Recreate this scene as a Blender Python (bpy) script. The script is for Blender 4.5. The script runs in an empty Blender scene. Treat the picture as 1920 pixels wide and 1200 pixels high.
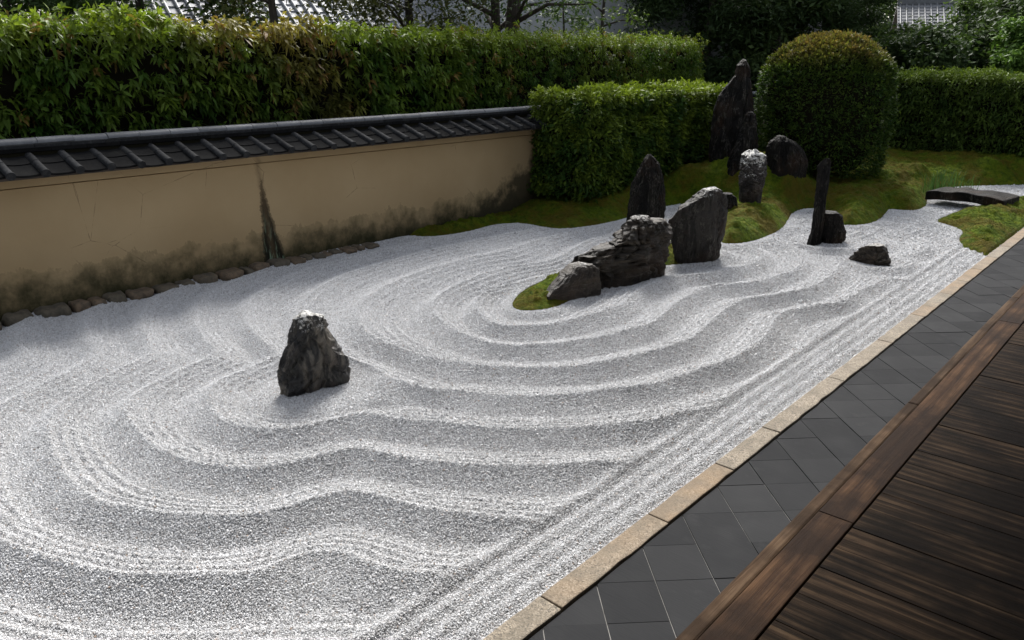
import bpy, math, random
import numpy as np
from mathutils import Vector, Matrix

random.seed(7); rng = np.random.default_rng(11)
S = bpy.context.scene
C = S.collection
R = math.radians

# ------------------------------------------------------------ camera, sky, sun, exposure
FPX, PITCH, YAW, CAMZ = 1479.0, R(18.24), R(41.4), 2.4
cd = bpy.data.cameras.new('camera'); cam = bpy.data.objects.new('camera', cd); C.objects.link(cam)
cam.location = (0, 0, CAMZ); cam.rotation_euler = (math.pi/2 - PITCH, 0, YAW)
cd.sensor_width = 36; cd.lens = 36*FPX/1920; cd.clip_start = 0.05; cd.clip_end = 1500
S.camera = cam
S.render.resolution_x, S.render.resolution_y = 1024, 640

SUN_EL, SUN_AZ = R(45), R(320)          # azimuth clockwise from +Y: over the garden wall, beyond the eaves
w = bpy.data.worlds.new('World'); S.world = w; w.use_nodes = True
nt = w.node_tree; nt.nodes.clear()
sky = nt.nodes.new('ShaderNodeTexSky'); sky.sky_type = 'NISHITA'; sky.sun_disc = False
sky.sun_elevation = SUN_EL; sky.sun_rotation = SUN_AZ; sky.dust_density = 3.0; sky.air_density = 1.0
hs = nt.nodes.new('ShaderNodeHueSaturation'); hs.inputs['Saturation'].default_value = 0.38
bg = nt.nodes.new('ShaderNodeBackground'); bg.inputs['Strength'].default_value = 0.055
wo = nt.nodes.new('ShaderNodeOutputWorld')
nt.links.new(sky.outputs[0], hs.inputs['Color']); nt.links.new(hs.outputs[0], bg.inputs['Color']); nt.links.new(bg.outputs[0], wo.inputs['Surface'])
sd = bpy.data.lights.new('sun', 'SUN'); so = bpy.data.objects.new('sun', sd); C.objects.link(so)
sd.energy = 1.5; sd.angle = R(20); sd.color = (1.0, 0.975, 0.94)
so.rotation_euler = (math.pi/2 - SUN_EL, 0, -SUN_AZ + math.pi)
so.location = (-20, 5, 30)
vs = S.view_settings; vs.view_transform = 'Standard'; vs.look = 'None'; vs.gamma = 1.0; vs.exposure = 2.22

# ------------------------------------------------------------ measuring helpers (ground survey of the place)
FH = np.array([-math.sin(YAW), math.cos(YAW), 0.0]); RT = np.array([math.cos(YAW), math.sin(YAW), 0.0]); UP = np.array([0, 0, 1.0])
FW = FH*math.cos(PITCH) - UP*math.sin(PITCH); U2 = UP*math.cos(PITCH) + FH*math.sin(PITCH)
EYE = np.array([0, 0, CAMZ])
def ray(u, v): return FW + (u-960)/FPX*RT - (v-600)/FPX*U2
def gp(u, v, z=0.0):
    d = ray(u, v); return EYE + (z-CAMZ)/d[2]*d
def onplane(u, v, p):                    # point on the upright plane through p
    d = ray(u, v); return EYE + ((p-EYE)@FH)/(d@FH)*d
def atX(u, v, X):
    d = ray(u, v); return EYE + X/d[0]*d

# ------------------------------------------------------------ numeric noise
_perm = rng.permutation(512).astype(np.int64)
_grad = rng.normal(size=(512, 3)); _grad /= np.linalg.norm(_grad, axis=1)[:, None]
def pnoise(P):
    P = np.asarray(P, float); i = np.floor(P).astype(np.int64); f = P - i
    u = f*f*f*(f*(f*6-15)+10); out = np.zeros(len(P))
    for dx in (0, 1):
        for dy in (0, 1):
            for dz in (0, 1):
                h = _perm[(_perm[(_perm[(i[:, 0]+dx) & 511] + i[:, 1]+dy) & 511] + i[:, 2]+dz) & 511]
                g = _grad[h]
                n = g[:, 0]*(f[:, 0]-dx) + g[:, 1]*(f[:, 1]-dy) + g[:, 2]*(f[:, 2]-dz)
                wx = u[:, 0] if dx else 1-u[:, 0]; wy = u[:, 1] if dy else 1-u[:, 1]; wz = u[:, 2] if dz else 1-u[:, 2]
                out += n*wx*wy*wz
    return out*1.6
def fbm(P, o=4, k=2.03):
    P = np.asarray(P, float); s = np.zeros(len(P)); a = 1.0; t = 0
    for j in range(o):
        s += a*pnoise(P*(k**j) + 17.3*j); t += a; a *= 0.5
    return s/t
def n2(x, y, s=1.0, seed=0.0, o=3):
    x = np.asarray(x, float).ravel(); y = np.asarray(y, float).ravel()
    return fbm(np.stack([x*s, y*s, np.full_like(x, seed+0.37)], 1), o)
def sstep(a, b, x):
    t = np.clip((x-a)/(b-a), 0, 1); return t*t*(3-2*t)

# ------------------------------------------------------------ mesh helpers
def mesh_np(name, V, Fc, smooth=False):
    """V (n,3); Fc (m,k) constant-size faces"""
    V = np.asarray(V, np.float32); Fc = np.asarray(Fc, np.int32)
    me = bpy.data.meshes.new(name); n, (m, k) = len(V), Fc.shape
    me.vertices.add(n); me.vertices.foreach_set('co', V.ravel())
    me.loops.add(m*k); me.loops.foreach_set('vertex_index', Fc.ravel())
    me.polygons.add(m); me.polygons.foreach_set('loop_start', np.arange(0, m*k, k, dtype=np.int32))
    me.polygons.foreach_set('loop_total', np.full(m, k, np.int32))
    if smooth: me.polygons.foreach_set('use_smooth', np.ones(m, bool))
    me.update(calc_edges=True); me.validate()
    return me
def link(name, me, mat=None, parent=None, loc=None):
    o = bpy.data.objects.new(name, me); C.objects.link(o)
    if mat is not None and me is not None and not me.materials: me.materials.append(mat)
    if parent is not None: o.parent = parent
    if loc is not None: o.location = loc
    return o
def poly(name, V, Fs, mat=None, parent=None, smooth=False, loc=None):
    me = bpy.data.meshes.new(name); me.from_pydata([tuple(map(float, v)) for v in V], [], Fs); me.update()
    if smooth:
        me.polygons.foreach_set('use_smooth', np.ones(len(me.polygons), bool))
    return link(name, me, mat, parent, loc)
def tag(o, label, cat, group=None):
    o['label'] = label; o['category'] = cat
    if group: o['group'] = group
    return o
def thing(name, label, cat, loc=(0, 0, 0), group=None):
    o = bpy.data.objects.new(name, None); C.objects.link(o); o.location = loc; o.empty_display_size = 0.2
    return tag(o, label, cat, group)
def struct(o): o['kind'] = 'structure'; return o
def stuff(o): o['kind'] = 'stuff'; return o
def bevel(o, wdt=0.006, seg=2):
    m = o.modifiers.new('bevel', 'BEVEL'); m.width = wdt; m.segments = seg; m.limit_method = 'ANGLE'; m.angle_limit = R(40)
    return o
def boxv(x0, x1, y0, y1, z0, z1):
    V = [(x0,y0,z0),(x1,y0,z0),(x1,y1,z0),(x0,y1,z0),(x0,y0,z1),(x1,y0,z1),(x1,y1,z1),(x0,y1,z1)]
    F = [(0,3,2,1),(4,5,6,7),(0,1,5,4),(1,2,6,5),(2,3,7,6),(3,0,4,7)]
    return V, F
def box(name, x0, x1, y0, y1, z0, z1, mat, parent=None, bev=0):
    V, F = boxv(x0, x1, y0, y1, z0, z1); o = poly(name, V, F, mat, parent)
    if bev: bevel(o, bev)
    return o
def prism(pts, z0, z1):
    n = len(pts); V = [(x, y, z0) for x, y in pts] + [(x, y, z1) for x, y in pts]
    F = [tuple(range(n-1, -1, -1)), tuple(range(n, 2*n))] + [(i, (i+1) % n, n+(i+1) % n, n+i) for i in range(n)]
    return V, F
def tube_np(paths, sides=7):
    """paths: list of (points (n,3), radii (n,)) -> V, F quads"""
    Vs, Fs, off = [], [], 0
    for P, r in paths:
        P = np.asarray(P, float); n = len(P); T = np.gradient(P, axis=0); T /= np.linalg.norm(T, axis=1)[:, None]+1e-9
        a = np.where(np.abs(T[:, 2:3]) < 0.9, np.array([[0, 0, 1.]]), np.array([[1., 0, 0]]))
        b = np.cross(T, a); b /= np.linalg.norm(b, axis=1)[:, None]; c = np.cross(T, b)
        th = np.linspace(0, 2*math.pi, sides, endpoint=False)
        ring = P[:, None, :] + np.asarray(r)[:, None, None]*(np.cos(th)[None, :, None]*b[:, None, :] + np.sin(th)[None, :, None]*c[:, None, :])
        Vs.append(ring.reshape(-1, 3)); i = np.arange(n-1)[:, None]*sides; j = np.arange(sides)[None, :]; j2 = (j+1) % sides
        Fs.append(np.stack([i+j, i+j2, i+sides+j2, i+sides+j], -1).reshape(-1, 4)+off); off += n*sides
    return np.concatenate(Vs), np.concatenate(Fs)

# ------------------------------------------------------------ material helpers
class M:
    def __init__(s, name):
        s.m = bpy.data.materials.new(name); s.m.use_nodes = True; s.t = s.m.node_tree; s.t.nodes.clear()
        s.out = s.n('ShaderNodeOutputMaterial'); s.b = s.n('ShaderNodeBsdfPrincipled'); s.l(s.b.outputs[0], s.out.inputs[0])
    def n(s, ty, **kw):
        x = s.t.nodes.new(ty)
        for k, v in kw.items(): setattr(x, k, v)
        return x
    def l(s, a, b): s.t.links.new(a, b)
    def set(s, **kw):
        for k, v in kw.items():
            i = s.b.inputs[k.replace('_', ' ')]
            if hasattr(v, 'links') or hasattr(v, 'is_linked'): s.l(v, i)
            else: i.default_value = (*v, 1) if isinstance(v, tuple) and len(v) == 3 else v
        return s
    def coord(s, kind='Object', scale=(1, 1, 1), rot=(0, 0, 0), loc=(0, 0, 0)):
        if kind == 'Position': o = s.n('ShaderNodeNewGeometry').outputs['Position']
        else: o = s.n('ShaderNodeTexCoord').outputs[kind]
        mp = s.n('ShaderNodeMapping'); s.l(o, mp.inputs[0]); mp.inputs['Scale'].default_value = scale; mp.inputs['Rotation'].default_value = rot; mp.inputs['Location'].default_value = loc
        return mp.outputs[0]
    def noise(s, vec, scale=5, detail=4, rough=0.55, dist=0.0, out=0):
        x = s.n('ShaderNodeTexNoise'); x.inputs['Scale'].default_value = scale; x.inputs['Detail'].default_value = detail
        x.inputs['Roughness'].default_value = rough; x.inputs['Distortion'].default_value = dist
        if vec is not None: s.l(vec, x.inputs['Vector'])
        return x.outputs[out]
    def voro(s, vec, scale=5, feature='F1', out='Distance'):
        x = s.n('ShaderNodeTexVoronoi', feature=feature); x.inputs['Scale'].default_value = scale
        if vec is not None: s.l(vec, x.inputs['Vector'])
        return x.outputs[out]
    def ramp(s, fac, stops, interp='LINEAR'):
        x = s.n('ShaderNodeValToRGB'); cr = x.color_ramp; cr.interpolation = interp
        while len(cr.elements) > 1: cr.elements.remove(cr.elements[-1])
        for k, (p, c) in enumerate(stops):
            e = cr.elements[0] if k == 0 else cr.elements.new(p)
            e.position = p; c = (c, c, c) if isinstance(c, (int, float)) else c; e.color = (*c, 1)
        s.l(fac, x.inputs[0]); return x.outputs[0]
    def math(s, op, a, b=0.0, clamp=False):
        x = s.n('ShaderNodeMath', operation=op, use_clamp=clamp)
        for k, v in enumerate((a, b)):
            if isinstance(v, (int, float)): x.inputs[k].default_value = v
            else: s.l(v, x.inputs[k])
        return x.outputs[0]
    def mix(s, fac, a, b, blend='MIX'):
        x = s.n('ShaderNodeMix', data_type='RGBA', blend_type=blend)
        for k, v in ((0, fac), (6, a), (7, b)):
            if isinstance(v, (int, float)): x.inputs[k].default_value = v
            elif isinstance(v, tuple): x.inputs[k].default_value = (*v, 1)
            else: s.l(v, x.inputs[k])
        return x.outputs[2]
    def bump(s, h, strength=0.5, dist=0.01, normal=None):
        x = s.n('ShaderNodeBump'); x.inputs['Strength'].default_value = strength; x.inputs['Distance'].default_value = dist
        s.l(h, x.inputs['Height'])
        if normal is not None: s.l(normal, x.inputs['Normal'])
        return x.outputs[0]
    def sep(s, v):
        x = s.n('ShaderNodeSeparateXYZ'); s.l(v, x.inputs[0]); return x.outputs
    def oinfo(s, k='Random'): return s.n('ShaderNodeObjectInfo').outputs[k]
    def attr(s, name, k='Color'):
        x = s.n('ShaderNodeAttribute'); x.attribute_name = name; return x.outputs[k]

# gravel grains
m = M('gravel_grain'); rnd = m.oinfo()
m.set(Base_Color=m.ramp(rnd, [(0.0, (.20,.20,.20)), (.03, (.32,.32,.315)), (.10, (.44,.44,.437)), (.30, (.49,.49,.488)), (.38, (.48,.455,.445)), (.43, (.53,.53,.532)), (.75, (.60,.603,.61)), (.98, (.65,.653,.66)), (1.0, (.36,.28,.22))]), Roughness=.75, Specular_IOR_Level=.1)
GRAIN = m.m
m = M('gravel_bed'); c = m.coord('Position')
v1 = m.voro(c, 120, out='Color'); v2 = m.voro(c, 120)
vv = m.sep(v1)[0]
m.set(Base_Color=m.ramp(vv, [(0, (.16,.16,.16)), (.3, (.26,.26,.257)), (1, (.36,.36,.36))]), Roughness=.85, Specular_IOR_Level=.2,
      Normal=m.bump(m.math('SUBTRACT', 1.0, v2), .8, .006))
BED = m.m
# moss
m = M('moss'); c = m.coord('Position')
a = m.noise(c, 1.7, 5, .6); b = m.noise(c, 9, 5, .65); d = m.noise(c, 34, 5, .75); e = m.noise(c, 160, 3, .7)
col = m.ramp(b, [(.28, (0.0362,0.0597,0.0039)), (.45, (0.0819,0.1258,0.0061)), (.58, (0.1333,0.1877,0.0092)), (.75, (0.1904,0.2292,0.0138))])
br = m.ramp(m.math('ADD', m.math('MULTIPLY', a, .6), m.math('MULTIPLY', b, .4)), [(.45, 0.0), (.57, .82)])
col = m.mix(br, col, (0.1095,0.0746,0.0099))
col = m.mix(m.ramp(d, [(.3, .55), (.65, 0.0)]), col, (0.0171,0.0234,0.0039))
hh = m.math('ADD', m.math('ADD', m.math('MULTIPLY', d, 1.4), m.math('MULTIPLY', m.voro(c, 16, 'SMOOTH_F1'), -1.2)), m.math('MULTIPLY', e, .45))
m.set(Base_Color=col, Roughness=.95, Specular_IOR_Level=.1, Normal=m.bump(hh, 1.0, .035)); pass
MOSS = m.m
# moss tufts use the same colours
# garden rock
def rockmat(name, base, streak, white, rust=(.034,.019,.011), strata=(3, 3, 22), gloss=.5, rot=(0,0,0), wz=(.8, 1.0), spec=.25, lith=.66):
    m = M(name); g = m.coord('Generated'); c = m.coord('Object', scale=strata, rot=rot); c2 = m.coord('Object')
    s1 = m.noise(c, 1.0, 8, .68, .6); s2 = m.noise(c2, 7, 8, .7, .4); s3 = m.noise(c2, 38, 6, .75); s4 = m.noise(c2, 2.3, 4, .6)
    col = m.ramp(s1, [(.30, tuple(x*.45 for x in base)), (.48, base), (.62, tuple((x+y)/2 for x, y in zip(base, streak))), (.74, streak)])
    col = m.mix(m.ramp(s4, [(.50, 0.0), (.68, .65)]), col, rust)
    col = m.mix(m.ramp(s2, [(.56, 0.0), (.72, .55)]), col, (.030, .034, .020))
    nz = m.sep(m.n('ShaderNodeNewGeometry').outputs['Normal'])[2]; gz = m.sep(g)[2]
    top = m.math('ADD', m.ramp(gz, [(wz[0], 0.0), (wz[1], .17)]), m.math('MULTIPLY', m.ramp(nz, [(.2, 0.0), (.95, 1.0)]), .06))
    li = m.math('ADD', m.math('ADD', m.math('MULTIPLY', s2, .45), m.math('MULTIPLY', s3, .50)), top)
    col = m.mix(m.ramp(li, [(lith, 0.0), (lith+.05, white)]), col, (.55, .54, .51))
    # thin pale veins
    ve = m.math('ABSOLUTE', m.math('SUBTRACT', s1, .52))
    col = m.mix(m.math('MULTIPLY', m.ramp(ve, [(0, .55), (.012, 0.0)]), m.ramp(s2, [(.45, 0.0), (.6, 1.0)])), col, (.24, .22, .19))
    hb = m.math('ADD', m.math('MULTIPLY', s1, 1.0), m.math('ADD', m.math('MULTIPLY', s2, .7), m.math('MULTIPLY', s3, .35)))
    m.set(Base_Color=col, Roughness=m.ramp(s2, [(.3, gloss-.12), (.7, gloss+.3)]), Specular_IOR_Level=spec, Normal=m.bump(hb, 1.0, .035))
    return m.m
ROCK_A = rockmat('dark_schist', (.0050,.0045,.0040), (.26,.23,.185), .95, strata=(9, 9, 2.2), rot=(.1, .25, 0), gloss=.28, wz=(.80, .95), spec=.5, lith=.640)  # bright streak colour paints light on the ridges of the shaded face
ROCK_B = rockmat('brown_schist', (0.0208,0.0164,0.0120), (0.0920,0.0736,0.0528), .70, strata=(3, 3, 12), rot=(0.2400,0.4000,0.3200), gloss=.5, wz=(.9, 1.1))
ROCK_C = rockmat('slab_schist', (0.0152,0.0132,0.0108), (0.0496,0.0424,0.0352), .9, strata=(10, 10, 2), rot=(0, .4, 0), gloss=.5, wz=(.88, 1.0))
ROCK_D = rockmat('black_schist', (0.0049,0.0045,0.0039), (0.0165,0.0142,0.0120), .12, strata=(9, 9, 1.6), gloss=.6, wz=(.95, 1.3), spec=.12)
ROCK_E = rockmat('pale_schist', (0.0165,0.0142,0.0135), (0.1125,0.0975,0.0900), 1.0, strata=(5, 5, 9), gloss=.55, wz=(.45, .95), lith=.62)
# granite kerb
m = M('granite'); c = m.coord('Position'); r0 = m.oinfo()
sp = m.voro(c, 150, out='Color'); q = m.noise(c, 6, 5, .6); st = m.noise(c, 1.6, 3, .5)
col = m.ramp(m.sep(sp)[0], [(0, (0.0574,0.0479,0.0368)), (.2, (0.1403,0.1169,0.0869)), (.6, (0.2041,0.1667,0.1186)), (1, (0.2935,0.2484,0.1896))])
col = m.mix(m.ramp(m.math('ADD', m.math('MULTIPLY', st, .6), m.math('MULTIPLY', r0, .4)), [(.45, 0.0), (.68, .55)]), col, (0.1914,0.1169,0.0527))
col = m.mix(m.ramp(q, [(.40, .5), (.55, 0.0)]), col, (0.0957,0.0789,0.0553))
m.set(Base_Color=col, Roughness=.85, Normal=m.bump(m.math('ADD', m.sep(sp)[1], m.math('MULTIPLY', q, 2.0)), .5, .004))
GRANITE = m.m
m = M('paving_tile'); c = m.coord('Position'); r0 = m.oinfo()
a = m.noise(c, 5, 5, .6); b = m.noise(m.coord('Position', scale=(3, 40, 3), rot=(0, 0, R(45))), 3, 4, .6); sc = m.noise(c, 90, 3, .6)
col = m.ramp(m.math('ADD', m.math('MULTIPLY', a, .40), m.math('ADD', m.math('MULTIPLY', b, .25), m.math('MULTIPLY', r0, .35))), [(.25, (0.0155,0.0161,0.0173)), (.75, (0.0309,0.0315,0.0327))])
col = m.mix(m.ramp(a, [(.62, 0.0), (.75, .25)]), col, (0.0654,0.0654,0.0654))
m.set(Base_Color=col, Roughness=m.ramp(a, [(.3, .7), (.7, .9)]), Specular_IOR_Level=.06, Normal=m.bump(m.math('ADD', b, m.math('MULTIPLY', sc, .4)), .25, .004))
TILE = m.m
m = M('mortar'); c = m.coord('Position'); m.set(Base_Color=m.ramp(m.noise(c, 4, 4), [(.30, (0.0840,0.0805,0.0735)), (.62, (0.2520,0.2450,0.2310))]), Roughness=.95); MORTAR = m.m
# weathered timber, grain along local X (deck) or local Y (beam)
def wood(name, dark, mid, lite, axis, rough=.6):
    m = M(name); r0 = m.oinfo()
    o = m.n('ShaderNodeTexCoord').outputs['Object']; add = m.n('ShaderNodeVectorMath', operation='ADD'); cmb = m.n('ShaderNodeCombineXYZ')
    m.l(m.math('MULTIPLY', r0, 37.0), cmb.inputs[0]); m.l(m.math('MULTIPLY', r0, 91.0), cmb.inputs[1]); m.l(m.math('MULTIPLY', r0, 53.0), cmb.inputs[2])
    m.l(o, add.inputs[0]); m.l(cmb.outputs[0], add.inputs[1])
    mp = m.n('ShaderNodeMapping'); m.l(add.outputs[0], mp.inputs[0]); mp.inputs['Scale'].default_value = (1.0, 9, 9) if axis == 'X' else (9, 1.0, 9)
    mf = m.n('ShaderNodeMapping'); m.l(add.outputs[0], mf.inputs[0]); mf.inputs['Scale'].default_value = (5, 420, 150) if axis == 'X' else (420, 5, 150)
    wv = m.n('ShaderNodeTexWave', wave_type='BANDS', bands_direction='Y' if axis == 'X' else 'X'); m.l(mp.outputs[0], wv.inputs['Vector'])
    wv.inputs['Scale'].default_value = .55; wv.inputs['Distortion'].default_value = 9.0; wv.inputs['Detail'].default_value = 3; wv.inputs['Detail Scale'].default_value = .9
    fine = m.noise(mf.outputs[0], 1.0, 5, .65); big = m.noise(add.outputs[0], 2.4, 4, .6)
    mr = m.n('ShaderNodeMapping'); m.l(add.outputs[0], mr.inputs[0]); mr.inputs['Scale'].default_value = (1.6, 58, 58) if axis == 'X' else (58, 1.6, 58)
    ring = m.noise(mr.outputs[0], 1.0, 7, .62, 1.6)
    g = m.math('ADD', m.math('MULTIPLY', wv.outputs['Fac'], .12), m.math('ADD', m.math('MULTIPLY', ring, .48), m.math('MULTIPLY', fine, .40)))
    col = m.ramp(g, [(.36, dark), (.50, mid), (.66, lite)])
    col = m.mix(m.ramp(big, [(.40, .85), (.60, 0.0)]), col, tuple(x*.7 for x in dark))
    col = m.mix(m.math('MULTIPLY', r0, .35), col, dark)
    m.set(Base_Color=col, Roughness=rough, Specular_IOR_Level=.04, Normal=m.bump(g, .9, .006)); return m.m
DECK = wood('deck_timber', (0.0036,0.0022,0.0013), (0.0208,0.0124,0.0068), (0.1000,0.0640,0.0368), 'X', .7)
BEAM = wood('edge_timber', (0.0159,0.0080,0.0043), (0.0520,0.0263,0.0122), (0.1010,0.0551,0.0275), 'Y', .6)
LIP = wood('edge_lip_timber', (0.0292,0.0175,0.0103), (0.0745,0.0454,0.0259), (0.1296,0.0875,0.0551), 'Y', .7)
# clay wall plaster with algae and rain stains (survey coordinates: y along the wall, z up)
m = M('clay_plaster'); c = m.coord('Position'); xyz = m.sep(m.n('ShaderNodeNewGeometry').outputs['Position']); y, z = xyz[1], xyz[2]
big = m.noise(c, .9, 4, .55); mid = m.noise(c, 5, 6, .65); fine = m.noise(c, 90, 4, .7); drip = m.noise(m.coord('Position', scale=(1, 2.6, 1.3)), 1.0, 6, .7)
col = m.ramp(big, [(.3, (0.3172,0.2302,0.1257)), (.7, (0.3852,0.2897,0.1670))])
col = m.mix(m.math('MULTIPLY', fine, .28), col, (0.2447,0.1803,0.1032))
# algae line rising from the foot
hgt = m.math('SUBTRACT', m.math('ADD', m.math('MULTIPLY', drip, .55), m.math('MULTIPLY', mid, .28)), m.math('MULTIPLY', z, 1.0))
al = m.ramp(hgt, [(-.60, 0.0), (-.20, .28), (.10, .62), (.32, .85)]);  col = m.mix(m.math('MULTIPLY', al, m.ramp(mid, [(.36, .35), (.62, 1.0)])), col, (0.0797,0.0671,0.0359))
al2 = m.ramp(hgt, [(.10, 0.0), (.40, .93)]); col = m.mix(al2, col, (0.0200,0.0220,0.0099))
# dark moist end by the clipped hedge
e1 = m.math('ADD', m.math('MULTIPLY', m.math('SUBTRACT', y, 8.35), .55), m.math('MULTIPLY', m.math('SUBTRACT', mid, .5), .9))
e2 = m.math('SUBTRACT', e1, m.math('MULTIPLY', z, 1.0)); col = m.mix(m.ramp(e2, [(-.25, 0.0), (.25, .88)]), col, (0.0408,0.0364,0.0224))
# rain streak below the roof joint
dx = m.math('ABSOLUTE', m.math('SUBTRACT', m.math('ADD', y, m.math('MULTIPLY', m.math('SUBTRACT', mid, .5), .12)), m.math('SUBTRACT', 5.17, m.math('MULTIPLY', z, .10))))
wd = m.math('MULTIPLY', m.math('SUBTRACT', 1.12, z), .145)
sk = m.math('ADD', m.math('SUBTRACT', wd, dx), m.math('MULTIPLY', m.math('SUBTRACT', m.noise(c, 22, 5, .7), .5), .07)); col = m.mix(m.ramp(sk, [(-.05, 0.0), (-.01, .45), (.04, .95)]), col, (0.0127,0.0124,0.0090))
pal = m.math('MULTIPLY', m.ramp(sk, [(-.005, 0.0), (.03, 1.0)]), m.math('MULTIPLY', m.ramp(m.noise(m.coord('Position', scale=(1, 26, 5)), 1, 4, .6), [(.50, 0.0), (.60, .9)]), m.ramp(z, [(.10, .9), (.70, 0.0)])))
col = m.mix(pal, col, (0.1813,0.2494,0.1705))
up = m.math('SUBTRACT', .055, dx); col = m.mix(m.math('MULTIPLY', m.ramp(up, [(0, 0.0), (.05, .55)]), m.ramp(drip, [(.3, .3), (.6, 1.0)])), col, (0.1178,0.0815,0.0449))
# hair cracks
ck = m.voro(m.coord('Position', scale=(1, .9, 1.2)), 1.5, 'DISTANCE_TO_EDGE')
wob = m.math('ADD', ck, m.math('MULTIPLY', m.math('SUBTRACT', mid, .5), .05))
col = m.mix(m.math('MULTIPLY', m.ramp(m.math('ABSOLUTE', wob), [(0, .6), (.005, 0.0)]), m.ramp(big, [(.52, 0.0), (.58, 1.0)])), col, (0.0816,0.0576,0.0359))
m.set(Base_Color=col, Roughness=.95, Specular_IOR_Level=.1, Normal=m.bump(m.math('ADD', fine, mid), .25, .005))
PLASTER = m.m
def tilemat(name, a_, b_, moss=.3, rough=.7, sp=.2):
    m = M(name); c = m.coord('Position'); r0 = m.oinfo()
    a = m.noise(c, 4, 6, .65); b = m.noise(c, 26, 5, .7); 
    col = m.ramp(m.math('ADD', m.math('MULTIPLY', a, .6), m.math('MULTIPLY', r0, .3)), [(.25, a_), (.7, b_)])
    col = m.mix(m.ramp(b, [(.5, 0.0), (.72, moss)]), col, (.17, .175, .175))
    col = m.mix(m.ramp(a, [(.56, 0.0), (.7, .45)]), col, (.022, .022, .018))
    m.set(Base_Color=col, Roughness=rough, Specular_IOR_Level=sp, Normal=m.bump(b, .4, .005)); return m.m
RTILE = tilemat('roof_tile', (0.0050,0.0050,0.0050), (0.0115,0.0115,0.0119), .03, .9, .04)
CTILE = tilemat('cover_roof_tile', (0.0130,0.0133,0.0144), (0.0245,0.0256,0.0274), .18, .8, .10)
RIDGE = tilemat('ridge_tile', (0.0815,0.0848,0.0914), (0.1631,0.1685,0.1794), .75, .5)
DHTILE = tilemat('far_roof_tile', (.13,.135,.145), (.20,.205,.215), .3, .5)
HTILE = tilemat('pale_roof_tile', (0.1872,0.1944,0.2088), (0.2880,0.2952,0.3096), .4, .45)
m = M('field_stone'); c = m.coord('Position'); r0 = m.oinfo(); a = m.noise(c, 14, 6, .7)
col = m.mix(m.ramp(r0, [(.3, 0.0), (.7, .8)]), (.115, .095, .066), (.17, .115, .07)); col = m.mix(m.ramp(a, [(.35, .7), (.6, 0.0)]), col, (.035, .034, .026))
m.set(Base_Color=col, Roughness=.9, Normal=m.bump(a, .8, .015)); FIELD = m.m
def leafmat(name, trans=.30, rough=.42):
    m = M(name); col = m.attr('tint'); m.set(Base_Color=col, Roughness=rough, Specular_IOR_Level=.14)
    tr = m.n('ShaderNodeBsdfTranslucent'); mx = m.n('ShaderNodeMixShader'); mx.inputs[0].default_value = trans
    br = m.mix(1.0, col, (1.0, 1.05, .55), 'MULTIPLY'); m.l(br, tr.inputs[0])
    m.l(m.b.outputs[0], mx.inputs[1]); m.l(tr.outputs[0], mx.inputs[2]); m.l(mx.outputs[0], m.out.inputs[0]); return m.m
LEAF = leafmat('leaf', .35, .5); LEAFD = leafmat('small_leaf', .28, .6)
m = M('shade_core'); m.set(Base_Color=(.012, .011, .007), Roughness=1.0, Specular_IOR_Level=0.0); CORE = m.m  # near-black fill, paints the shade inside hedges and bush
m = M('bark'); c = m.coord('Object', scale=(6, 6, 1.2)); a = m.noise(c, 3, 6, .7); m.set(Base_Color=m.ramp(a, [(.3, (.016,.012,.009)), (.7, (.060,.048,.036))]), Roughness=.95, Normal=m.bump(a, .8, .03)); BARK = m.m
m = M('soil'); c = m.coord('Position'); m.set(Base_Color=m.ramp(m.noise(c, 2, 6), [(.3, (.030,.024,.014)), (.7, (.065,.055,.032))]), Roughness=1.0); SOIL = m.m
m = M('white_plaster'); c = m.coord('Position'); a = m.noise(c, .6, 4); m.set(Base_Color=m.ramp(a, [(.3, (0.3720,0.3840,0.4020)), (.7, (0.4440,0.4500,0.4620))]), Roughness=.9); WHITE = m.m
m = M('dark_timber'); m.set(Base_Color=m.ramp(m.noise(m.coord('Object', scale=(1, 1, 8)), 3, 4), [(.3, (.020,.014,.010)), (.7, (.05,.035,.024))]), Roughness=.7); DTIMB = m.m
m = M('shoji_paper'); m.set(Base_Color=(.35, .32, .26), Roughness=.9); PAPER = m.m

# ------------------------------------------------------------ outlines of the moss, surveyed on the ground
def world(pts, z=0.0): return np.array([gp(u, v, z)[:2] for u, v in pts])
def smooth_poly(P, n=4, closed=False):
    P = np.asarray(P)
    for _ in range(2):
        if closed: Q = np.roll(P, -1, 0); P = np.stack([.75*P+.25*Q, .25*P+.75*Q], 1).reshape(-1, 2)
        else: Q = P[1:]; B = P[:-1]; P = np.concatenate([P[:1], np.stack([.75*B+.25*Q, .25*B+.75*Q], 1).reshape(-1, 2), P[-1:]])
    return P
front = world([(690,458),(730,446),(760,443),(800,447),(840,443),(880,437),(920,425),(950,421),(985,421),(1020,429),(1060,432),(1110,426),(1150,418),(1185,408),(1240,391),(1290,382),(1312,395),(1325,425),(1345,460),(1390,460),(1430,450),(1465,435),(1480,415),(1486,401),(1510,393),(1540,393),(1556,404),(1562,420),(1580,425),(1620,425),(1652,415),(1661,403),(1668,394),(1690,396),(1715,398),(1737,391),(1741,380),(1738,366),(1752,355),(1800,352),(1860,350),(1920,349)])
front = smooth_poly(front)
MAIN = np.concatenate([front, np.array([[-1.2, 20.0], [-1.0, 21.5], [-8.7, 21.5], [-8.7, 6.9]])])
RIGHT = smooth_poly(np.concatenate([world([(1748,416),(1775,424),(1806,435),(1794,449),(1797,460),(1825,470),(1852,479)]), np.array([[-1.955, 10.9], [-1.955, 13.5], [-1.955, 15.8]]), world([(1925,373),(1880,381),(1850,387),(1815,394),(1780,404)])]), closed=True)
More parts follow.
